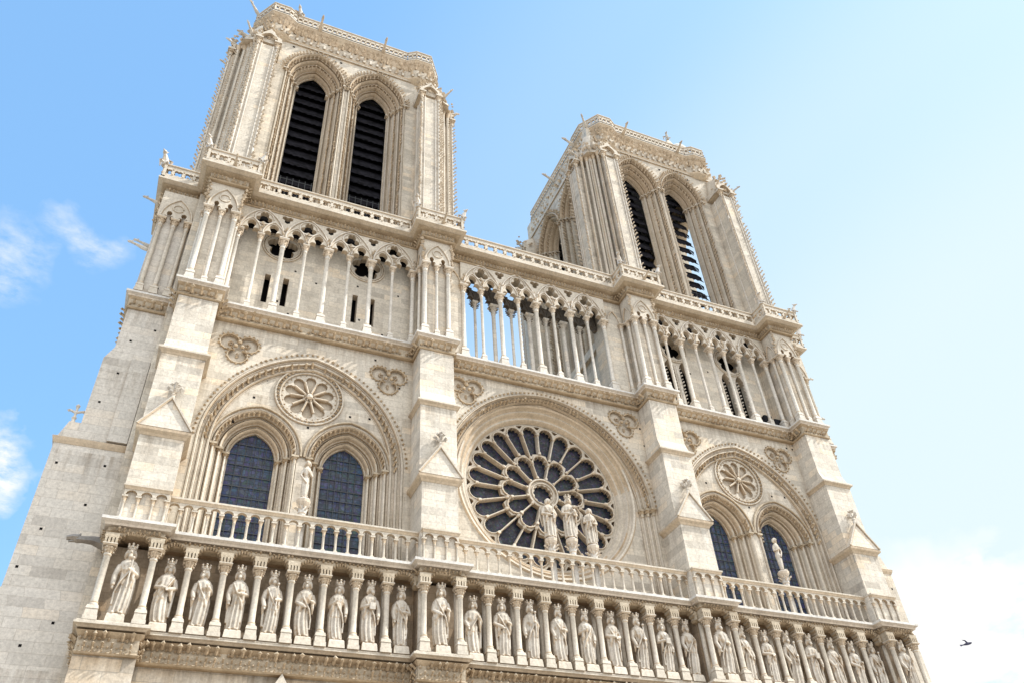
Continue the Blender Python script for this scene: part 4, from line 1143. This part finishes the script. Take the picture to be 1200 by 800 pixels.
# ================================================================== statues
def remesh(mb, voxel):
    me = bpy.data.meshes.new('tmp'); me.from_pydata(mb.v, [], mb.f); me.update()
    o = bpy.data.objects.new('tmp', me); COL.objects.link(o)
    md = o.modifiers.new('r', 'REMESH'); md.mode = 'VOXEL'; md.voxel_size = voxel; md.use_smooth_shade = True
    sm = o.modifiers.new('s', 'SMOOTH'); sm.factor = .35; sm.iterations = 1
    dg = bpy.context.evaluated_depsgraph_get(); r = bpy.data.meshes.new_from_object(o.evaluated_get(dg))
    bpy.data.objects.remove(o); bpy.data.meshes.remove(me); return r
def figure(parent, pose, H=2.55, seed=0, wings=False, slim=False, voxel=.021, folds=True):
    """robed standing stone figure facing -y, origin at the feet; pose = dict(l=..., r=..., turn=...)"""
    rs = random.Random(seed); m = MB(); s = H / 2.55; t = pose.get('turn', 0); sway = pose.get('sway', rs.uniform(-.05, .05))
    wid = pose.get('wid', 1.0) * (.74 if slim else 1)
    # robe loft: (z, rx, ry)
    prof = [(.06, .30, .20), (.12, .31, .22), (.5, .30, .21), (.95, .29, .21), (1.25, .285, .215), (1.42, .27, .20), (1.62, .31, .22), (1.82, .345, .22), (1.93, .30, .18), (2.0, .17, .13), (2.06, .09, .09)]
    if slim: prof = [(.1, .14, .12), (.5, .15, .13), (.9, .19, .15), (1.15, .235, .17), (1.35, .19, .14), (1.6, .26, .17), (1.82, .31, .18), (1.93, .26, .15), (2.0, .14, .12), (2.06, .09, .09)]
    seg = 48; ph = rs.uniform(0, 6); k1 = rs.choice([9, 10, 11, 12]); dg = rs.choice([-1, 1]) * rs.uniform(1.2, 2.6); rows = []
    zz = []; z = prof[0][0]
    while z < 2.06: zz.append(z); z += .055
    zz.append(2.06)
    for z in zz:
        for (a, b) in zip(prof, prof[1:]):
            if a[0] <= z <= b[0]: f = (z - a[0]) / (b[0] - a[0]); rx = a[1] + (b[1] - a[1]) * f; ry = a[2] + (b[2] - a[2]) * f; break
        row = []; dep = (.048 if z < 1.25 else .022) * (1 if z < 1.8 else .2)
        if slim: dep *= .2
        for q in range(seg):
            a = 2 * pi * q / seg
            d = dep * (abs(sin(k1 * .5 * a + ph + .4 * sin(z * 3))) * 2 - 1)
            # sash of diagonal drapery over the upper body
            d += (.014 if not slim else 0) * sin(13 * (z + .3 * sin(a) * dg)) * (1 if .95 < z < 1.65 else 0)
            off = sway * sin(z * 1.6)
            row.append((((rx * wid + d) * cos(a) + off) * s, (ry + d) * sin(a) * s, z * s))
        row.append(row[0]); rows.append(row)
    m.grid(rows); m.add([r for r in rows[0][:-1]], [tuple(range(seg))]); m.add([r for r in rows[-1][:-1]], [tuple(range(seg))])
    # cloak edge hanging from one shoulder
    if not slim:
        e = rs.choice([-1, 1])
        m.tube([(e * .26 * s * wid, -.14 * s, 1.86 * s), (e * .08 * s, -.25 * s, 1.5 * s), (-e * .16 * s * wid, -.24 * s, 1.12 * s), (-e * .27 * s * wid, -.17 * s, .75 * s), (-e * .27 * s * wid, -.15 * s, .35 * s)], [.035 * s, .035 * s, .04 * s, .035 * s, .03 * s], 7)
        m.tube([(e * .3 * s * wid, -.08 * s, 1.8 * s), (e * .35 * s * wid, -.06 * s, 1.2 * s), (e * .32 * s * wid, -.08 * s, .3 * s)], [.07 * s, .06 * s, .05 * s], 7)
    # neck and head
    hx = sway * sin(3.3) * s; hz = 2.27 * s
    m.tube([(hx, 0, 1.95 * s), (hx, -.01 * s, 2.14 * s)], [.09 * s, .08 * s], 10)
    ct, stt = cos(t), sin(t)
    def h(x, y, z): return (hx + (x * ct - y * stt) * s, (x * stt + y * ct) * s - .02 * s, hz + z * s)
    def hb(x, y, z, rx, ry, rz): p = h(x, y, z); m.ball(p[0], p[1], p[2], rx * s, ry * s, rz * s, 12, 9)
    hb(0, 0, 0, .135, .155, .185)
    hb(0, -.03, -.09, .095, .115, .10)                                       # jaw
    m.tube([h(0, -.14, .05), h(0, -.19, -.03), h(0, -.15, -.045)], [.018 * s, .032 * s, .02 * s], 6)   # nose
    m.tube([h(-.085, -.125, .055), h(0, -.145, .06), h(.085, -.125, .055)], [.02 * s, .026 * s, .02 * s], 5)  # brow
    for e in (-1, 1):
        hb(e * .05, -.128, .02, .024, .014, .016)                               # eyes
        hb(e * .128, .0, -.005, .022, .035, .045)                              # ears
    m.tube([h(-.045, -.142, -.085), h(0, -.152, -.082), h(.045, -.142, -.085)], [.012 * s, .018 * s, .012 * s], 5)   # mouth
    if pose.get('beard', not slim):
        m.tube([h(0, -.12, -.12), h(0, -.15, -.2), h(0, -.13, -.30)], [.08 * s, .075 * s, .03 * s], 8)
    for e in (-1, 1):                                                        # curled hair
        m.tube([h(e * .10, -.02, .1), h(e * .15, .0, -.02), h(e * .15, .02, -.14), h(e * .13, .03, -.22)], [.05 * s, .055 * s, .06 * s, .04 * s], 7)
    hb(0, .06, .0, .14, .13, .17)
    # arms
    def arm(side, hand):
        sh = Vector((side * .29 * wid, -.0, 1.80)); tgt = Vector(hand)
        mid = (sh + tgt) / 2; el = Vector((side * .40 * wid, -.03, min(sh.z - .36, mid.z + .02) if tgt.z > 1.0 else 1.38)); el.y -= .02
        r0, r1, r2 = (.105, .10, .075) if not slim else (.075, .062, .045)
        m.tube([tuple(sh * s), tuple((sh * .5 + el * .5) * s), tuple(el * s), tuple((el * .45 + tgt * .55) * s), tuple(tgt * s)], [r0 * s, r0 * s * 1.05, r1 * s, r1 * .95 * s, r2 * s], 9)
        d = (tgt - el).normalized(); p = tgt + d * .05
        m.ball(p.x * s, p.y * s, p.z * s, .05 * s, .035 * s, .05 * s, 7, 5)
        sd = Vector((-d.z, 0, d.x)); 
        if sd.length < .1: sd = Vector((0, 0, 1))
        sd.normalize()
        for k in range(4):                                                    # fingers curling in
            b = p + sd * (k - 1.5) * .024; e1 = b + d * (.055 + .008 * (1 if k in (1, 2) else 0)); e2 = e1 + d * .02 + Vector((0, .035, 0))
            m.tube([tuple(b * s), tuple(e1 * s), tuple(e2 * s)], [.013 * s, .012 * s, .009 * s], 5)
        th = p + sd * .05; m.tube([tuple(p * s), tuple(th * s), tuple((th + d * .03) * s)], [.014 * s, .013 * s, .01 * s], 5)
        if not slim and tgt.z > 1.0:                                         # hanging sleeve
            m.tube([tuple((el * .4 + tgt * .6) * s), tuple(((el * .5 + tgt * .5) + Vector((0, 0, -.25))) * s), tuple(((el * .6 + tgt * .4) + Vector((0, .02, -.48))) * s)], [.08 * s, .07 * s, .025 * s], 7)
    arm(-1, pose['l']); arm(1, pose['r'])
    # feet
    for e in (-1, 1): m.tube([(e * .12 * s, -.05 * s, .1 * s), (e * .13 * s, -.2 * s, .065 * s), (e * .14 * s, -.31 * s, .04 * s)], [.085 * s, .07 * s, .04 * s], 8)
    if slim:
        for e in (-1, 1): m.tube([(e * .1 * s, 0, .95 * s), (e * .10 * s, -.02, .5 * s), (e * .09 * s, 0, .1 * s)], [.11 * s, .075 * s, .05 * s], 9)
    if pose.get('hold') == 'sceptre':
        x = pose['r'][0]; m.tube([(x * s, -.33 * s, .9 * s), (x * s * 1.05, -.3 * s, 1.95 * s)], [.03 * s, .03 * s], 6); m.ball(x * 1.05 * s, -.3 * s, 2.0 * s, .06 * s)
    if pose.get('hold') == 'book': m.box(-.1 * s, .14 * s, -.42 * s, -.33 * s, 1.3 * s, 1.58 * s)
    if pose.get('hold') == 'child':
        m.tube([(.2 * s, -.24 * s, 1.3 * s), (.2 * s, -.28 * s, 1.5 * s), (.19 * s, -.26 * s, 1.68 * s)], [.12 * s, .12 * s, .06 * s], 8); m.ball(.19 * s, -.28 * s, 1.8 * s, .085 * s)
        m.tube([(.12 * s, -.3 * s, 1.6 * s), (.02 * s, -.38 * s, 1.62 * s)], .035 * s, 5)
    if pose.get('hold') == 'candle':
        x = pose['r'][0] if pose.get('cs', 1) > 0 else pose['l'][0]; m.tube([(x * s, -.36 * s, 1.05 * s), (x * s, -.36 * s, 1.95 * s)], [.05 * s, .035 * s], 6)
    if wings:
        for e in (-1, 1):
            pts = [(e * .12, .16, 1.75), (e * .36, .22, 2.05), (e * .46, .22, 1.8), (e * .44, .2, 1.2), (e * .34, .18, .75), (e * .22, .16, 1.0)]
            m.hexa([(x * s, (y - .03) * s, z * s) for x, y, z in pts], [(x * s, (y + .05) * s, z * s) for x, y, z in pts])
    me = remesh(m, voxel * s)
    me.materials.clear(); me.materials.append(M['statue']); me.name = 'figure'
    o = bpy.data.objects.new('figure', me); COL.objects.link(o); o.parent = parent
    head_top = hz + .15 * s
    return o, (hx, -.02 * s, head_top)
def crown_part(parent, x, y, z, r=.155, n=6):
    m = MB(); m.lathe(x, y, [(r * .95, z - .08), (r * 1.05, z - .06), (r * 1.0, z), (r * 1.12, z + .08), (r * .8, z + .09), (.02, z + .08)], 12)
    for k in range(n):
        a = 2 * pi * (k + .5) / n; px, py = x + r * cos(a), y + r * sin(a)
        m.tube([(px, py, z), (x + r * 1.08 * cos(a), y + r * 1.08 * sin(a), z + .14)], [.045, .04], 5); m.ball(x + r * 1.12 * cos(a), y + r * 1.12 * sin(a), z + .15, .055, .05, .05, 6, 4)
    return obj('crown', m, 'statue', parent, smooth=True)

PW = [ # left hand, right hand, what the figure does
 dict(l=(-.33, -.16, 1.0), r=(.10, -.30, 1.55), hold='sceptre', d='one hand raised to its chest, the other hanging'),
 dict(l=(-.06, -.31, 1.36), r=(.08, -.31, 1.30), d='both hands folded at the waist'),
 dict(l=(-.30, -.24, 1.12), r=(.16, -.30, 1.62), d='cloak thrown over one shoulder'),
 dict(l=(-.30, -.20, 1.08), r=(.05, -.31, 1.40), d='one forearm laid across the belly'),
 dict(l=(-.28, -.22, 1.05), r=(.14, -.31, 1.35), hold='sceptre', d='a staff slanting over the arm'),
 dict(l=(-.10, -.31, 1.22), r=(.18, -.30, 1.45), d='a gathered fold of cloak in its hands'),
 dict(l=(-.16, -.30, 1.58), r=(.30, -.20, 1.10), d='left hand lifted to the collar'),
 dict(l=(-.12, -.31, 1.48), r=(.30, -.22, 1.06), hold='book', d='an arm bent across the chest'),
]
SHORT = ['holding a sceptre', 'hands folded', 'cloak over shoulder', 'forearm on belly', 'holding a staff', 'gathering its cloak', 'hand at collar', 'clasping a book']
others = ['broad', 'slender', 'heavy cloaked', 'long robed', 'bearded', 'narrow', 'deeply folded']
order = sorted(KINGS, key=lambda k: k[0])
words = ['first', 'second', 'third', 'fourth', 'fifth', 'sixth', 'seventh', 'eighth', 'ninth']
cnt = {'L': 0, 'C': 0, 'R': 0}; bn = ['leftmost', 'second', 'third', 'rightmost']; bi = 0
seqL = [1, 2, 3, 4, 5, 6, 7, 3]; 
for i, (x, y, onb) in enumerate(order):
    if onb: pz = {0: 0, 1: 5, 2: 3, 3: 2}[bi]; where = 'on the %s buttress, in front of its neighbours' % bn[bi]; bi += 1
    else:
        key = 'L' if x < CB[1] else 'C' if x < CB[2] else 'R'; pz = (seqL[cnt[key]] if key == 'L' else (cnt[key] * 3 + (2 if key == 'C' else 6)) % 8)
        bay = {'L': 'left', 'C': 'middle', 'R': 'right'}[key]; where = '%s from the left in the %s bay of the kings row' % (words[cnt[key]], bay); cnt[key] += 1
    pose = dict(PW[pz]); pose['turn'] = random.uniform(-.7, .5); pose['sway'] = random.uniform(-.11, .11); pose['wid'] = random.uniform(.78, .93)
    lab = 'crowned stone king, %s' % where if not onb else 'crowned stone king, %s, %s' % (pose['d'], where)
    if onb: lab = 'crowned stone king on the %s buttress, %s' % (bn[bi - 1], ['staff held at its chest', 'gathering its cloak', 'forearm across the belly', 'cloak over one shoulder'][bi - 1])
    else: lab = 'stone king, %s in the %s bay of the gallery, %s' % (words[cnt[key] - 1], bay, SHORT[pz])
    z = 15.26 if not onb else 15.26
    t = empty('king_statue', lab, 'statue', (x, y, z), 'row of stone kings across the front')
    p = MB(); p.frust(0, -.02, 0, .3, .36, .36, .33, .33); p.frust(0, -.02, .3, .36, .33, .33, .30, .30); obj('plinth', p, 'plain', t)
    f, (hx, hy, hz) = figure(t, pose, (2.82 if not onb else 2.98) * random.uniform(.97, 1.03), i)
    f.location = (0, 0, .33); cr = crown_part(t, hx, hy, hz + .33 + .02, .165)
for nm, lab, x, z0, H, pose, wings, slim in (
    ('virgin_statue', 'stone crowned Virgin holding a child, tallest figure in front of the rose window', .24, 22.5, 2.65, dict(l=(-.16, -.3, 1.35), r=(.2, -.28, 1.32), hold='child', beard=False, turn=-.1), False, False),
    ('angel_statue', 'winged stone angel with a candlestick left of the Virgin', -1.02, 22.35, 2.55, dict(l=(-.05, -.32, 1.3), r=(.12, -.34, 1.45), hold='candle', beard=False, turn=.5), True, False),
    ('angel_statue', 'winged stone angel with a candlestick right of the Virgin', 1.5, 22.3, 2.4, dict(l=(-.15, -.34, 1.45), r=(.1, -.32, 1.3), hold='candle', cs=-1, beard=False, turn=-.5), True, False),
    ('adam_statue', 'slim nude stone man between the two windows of the left bay', -14.25, 22.45, 2.3, dict(l=(-.05, -.2, 1.05), r=(.1, -.24, 1.6), beard=False, turn=-.2), False, True),
    ('eve_statue', 'slim nude stone woman between the two windows of the right bay', 14.4, 22.5, 2.3, dict(l=(-.1, -.22, 1.5), r=(.06, -.2, 1.05), beard=False, turn=.2), False, True)):
    t = empty(nm, lab, 'statue', (x, -1.0, z0))
    p = MB(); p.lathe(0, 0, [(.17, -2.8), (.17, -.75), (.2, -.7), (.22, -.35), (.33, -.15), (.35, 0), (.30, .06)], 8)
    for q in range(12):
        a = q * pi / 6; p.crocket(.22 * cos(a), .22 * sin(a), -.45 + .1 * (q % 2), .1, cos(a), sin(a))
    obj('pedestal', p, 'white', t)
    f, hd = figure(t, pose, H, 90 + int(x * 7), wings, slim); f.location = (0, 0, .05); f.data.materials[0] = M['statue']
    if 'virgin' in nm: crown_part(t, hd[0], hd[1], hd[2] + .06, .14)

# ================================================================== bird, ground, sky
b = empty('bird', 'small dark bird gliding in the sky right of the cathedral', 'bird', (10.41, -14.0, 13.05) )
m = MB(); m.tube([(-.55, 0, 0), (-.3, 0, .02), (0, 0, .03), (.28, 0, .04), (.42, 0, .06), (.52, 0, .05)], [.05, .11, .15, .12, .08, .02], 8); obj('body', m, 'bird', b, smooth=True)
for s in (-1, 1):
    m = MB(); m.hexa([(.15, 0, .05), (-.15, 0, .05), (-.2, s * .28, .2), (-.5, s * .42, .34), (-.1, s * .34, .26)][::s], [(.15, 0, .08), (-.15, 0, .08), (-.2, s * .28, .24), (-.5, s * .42, .37), (-.1, s * .34, .30)][::s]); obj('wing', m, 'bird', b)
m = MB(); m.hexa([(-.5, -.05, 0), (-.9, -.14, 0), (-.9, .14, 0), (-.5, .05, 0)], [(-.5, -.05, .03), (-.9, -.14, .02), (-.9, .14, .02), (-.5, .05, .03)]); obj('tail', m, 'bird', b)
b.scale = (.36, .36, .36); b.rotation_euler = (radians(62), radians(-8), radians(-26))

m = MB(); m.add([(-1500, -1500, 0), (1500, -1500, 0), (1500, 1500, 0), (-1500, 1500, 0)], [(0, 1, 2, 3)])
M['ground'] = stone('square_paving', (.40, .38, .35), (.34, .32, .29), brick=False, ao=0)
g = obj('ground', m, 'ground'); g['kind'] = 'structure'

SUN_EL, SUN_AZ = radians(47), radians(68)     # azimuth measured from -y toward +x
sd = Vector((sin(SUN_AZ) * cos(SUN_EL), -cos(SUN_AZ) * cos(SUN_EL), sin(SUN_EL)))
l = bpy.data.lights.new('sun', 'SUN'); l.energy = 5.0; l.angle = radians(.5); l.color = (1, .955, .88)
lo = bpy.data.objects.new('sun', l); COL.objects.link(lo); lo.rotation_euler = (-sd).to_track_quat('-Z', 'Y').to_euler()
w = bpy.data.worlds.new('World'); scene.world = w; w.use_nodes = True; nt = w.node_tree; nt.nodes.clear(); L = nt.links
out = nt.nodes.new('ShaderNodeOutputWorld'); bg = nt.nodes.new('ShaderNodeBackground'); L.new(bg.outputs[0], out.inputs[0])
sky = nt.nodes.new('ShaderNodeTexSky'); sky.sky_type = 'NISHITA'; sky.sun_disc = False; sky.sun_elevation = SUN_EL
sky.sun_rotation = pi - SUN_AZ; sky.air_density = 1.0; sky.dust_density = .6; sky.ozone_density = 1.0
bg.inputs[1].default_value = .12
tc = nt.nodes.new('ShaderNodeTexCoord'); D = tc.outputs['Generated']
def vdot(v):
    n = N(nt, 'ShaderNodeVectorMath', operation='DOT_PRODUCT'); L.new(D, n.inputs[0]); n.inputs[1].default_value = v; return n.outputs['Value']
# haze thickening toward the south-east and the horizon
hz = vdot(HAZE if False else Vector((.93, .30, -.20)).normalized())
haze = ramp(nt, hz, ((.0, 0), (.28, .22), (.50, .62), (.68, .93), (.85, 1)))
haze.node.color_ramp.interpolation = 'EASE'
blue = mixc(nt, .6, mixc(nt, 1, sky.outputs[0], (2.5, 3.35, 3.4), 'MULTIPLY'), (2.45, 4.75, 8.2))
col = mixc(nt, haze, blue, (6.9, 8.1, 8.4))
# western sky behind the camera: unseen bright cloud added as frontal fill
west_fill = ramp(nt, vdot(Vector((-.05, -1, .12)).normalized()), ((.0, 0), (.25, .55), (.6, 1)))
col = mixc(nt, west_fill, col, (12.6, 12.4, 12.2))
# thin cloud puffs
mp = N(nt, 'ShaderNodeMapping'); mp.inputs['Scale'].default_value = (1, 1, 2.4); L.new(D, mp.inputs[0])
c1 = noise(nt, mp.outputs[0], 9, 9, .62)
c2 = noise(nt, mp.outputs[0], 26, 8, .66)
wn = N(nt, 'ShaderNodeTexNoise'); wn.inputs['Scale'].default_value = 20; wn.inputs['Detail'].default_value = 5; L.new(D, wn.inputs['Vector'])
wv = N(nt, 'ShaderNodeVectorMath', operation='SUBTRACT'); L.new(wn.outputs['Color'], wv.inputs[0]); wv.inputs[1].default_value = (.5, .5, .5)
ws = N(nt, 'ShaderNodeVectorMath', operation='SCALE'); L.new(wv.outputs[0], ws.inputs[0]); ws.inputs['Scale'].default_value = .075
wa = N(nt, 'ShaderNodeVectorMath', operation='ADD'); L.new(ws.outputs[0], wa.inputs[0]); L.new(D, wa.inputs[1])
wd = N(nt, 'ShaderNodeVectorMath', operation='NORMALIZE'); L.new(wa.outputs[0], wd.inputs[0])
def wdot(v):
    n = N(nt, 'ShaderNodeVectorMath', operation='DOT_PRODUCT'); L.new(wd.outputs[0], n.inputs[0]); n.inputs[1].default_value = v; return n.outputs['Value']
for d, r0_, r1_, th, amt in (((-.225, .733, .645), .9985, .9999, .38, .5), ((-.17, .705, .689), .9996, .99998, .36, .36), ((-.15, .714, .684), .9996, .99998, .36, .36), ((-.133, .723, .679), .9996, .99998, .36, .34),
    ((-.185, .858, .480), .9988, .9998, .30, 1.0), ((.766, .537, .354), .9999, .99998, .30, .8), ((.775, .575, .262), .990, .9972, .34, 1.0), ((.70, .66, .23), .988, .997, .36, 1.0), ((.93, .30, .16), .97, .99, .40, .8)):
    v = Vector(d).normalized(); f = math_(nt, 'DIVIDE', math_(nt, 'SUBTRACT', wdot(v), r0_), r1_ - r0_, clamp=True)
    k = math_(nt, 'MULTIPLY', f, ramp(nt, c2 if r0_ > .998 else c1, ((th, 0), (th + (.30 if r0_ > .998 else .14), amt))))
    col = mixc(nt, k, col, (9.2, 9.2, 9.1))
L.new(col, bg.inputs[0])

# ================================================================== camera
cam = bpy.data.cameras.new('camera'); co = bpy.data.objects.new('camera', cam); COL.objects.link(co); scene.camera = co
cam.sensor_width = 36; cam.lens = 963.105 / 1200 * 36; cam.clip_end = 5000; cam.clip_start = .1
y_, t_, r_ = .4540, .7090, -.0770
fw = Vector((sin(y_) * cos(t_), cos(y_) * cos(t_), sin(t_))); r0 = Vector((cos(y_), -sin(y_), 0)); u0 = r0.cross(fw)
rv = r0 * cos(r_) + u0 * sin(r_); uv = -r0 * sin(r_) + u0 * cos(r_)
co.matrix_world = Matrix(((rv.x, uv.x, -fw.x, -19.866), (rv.y, uv.y, -fw.y, -36.726), (rv.z, uv.z, -fw.z, 1.855), (0, 0, 0, 1)))
scene.view_settings.view_transform = 'Standard'; scene.view_settings.look = 'None'; scene.view_settings.exposure = 0
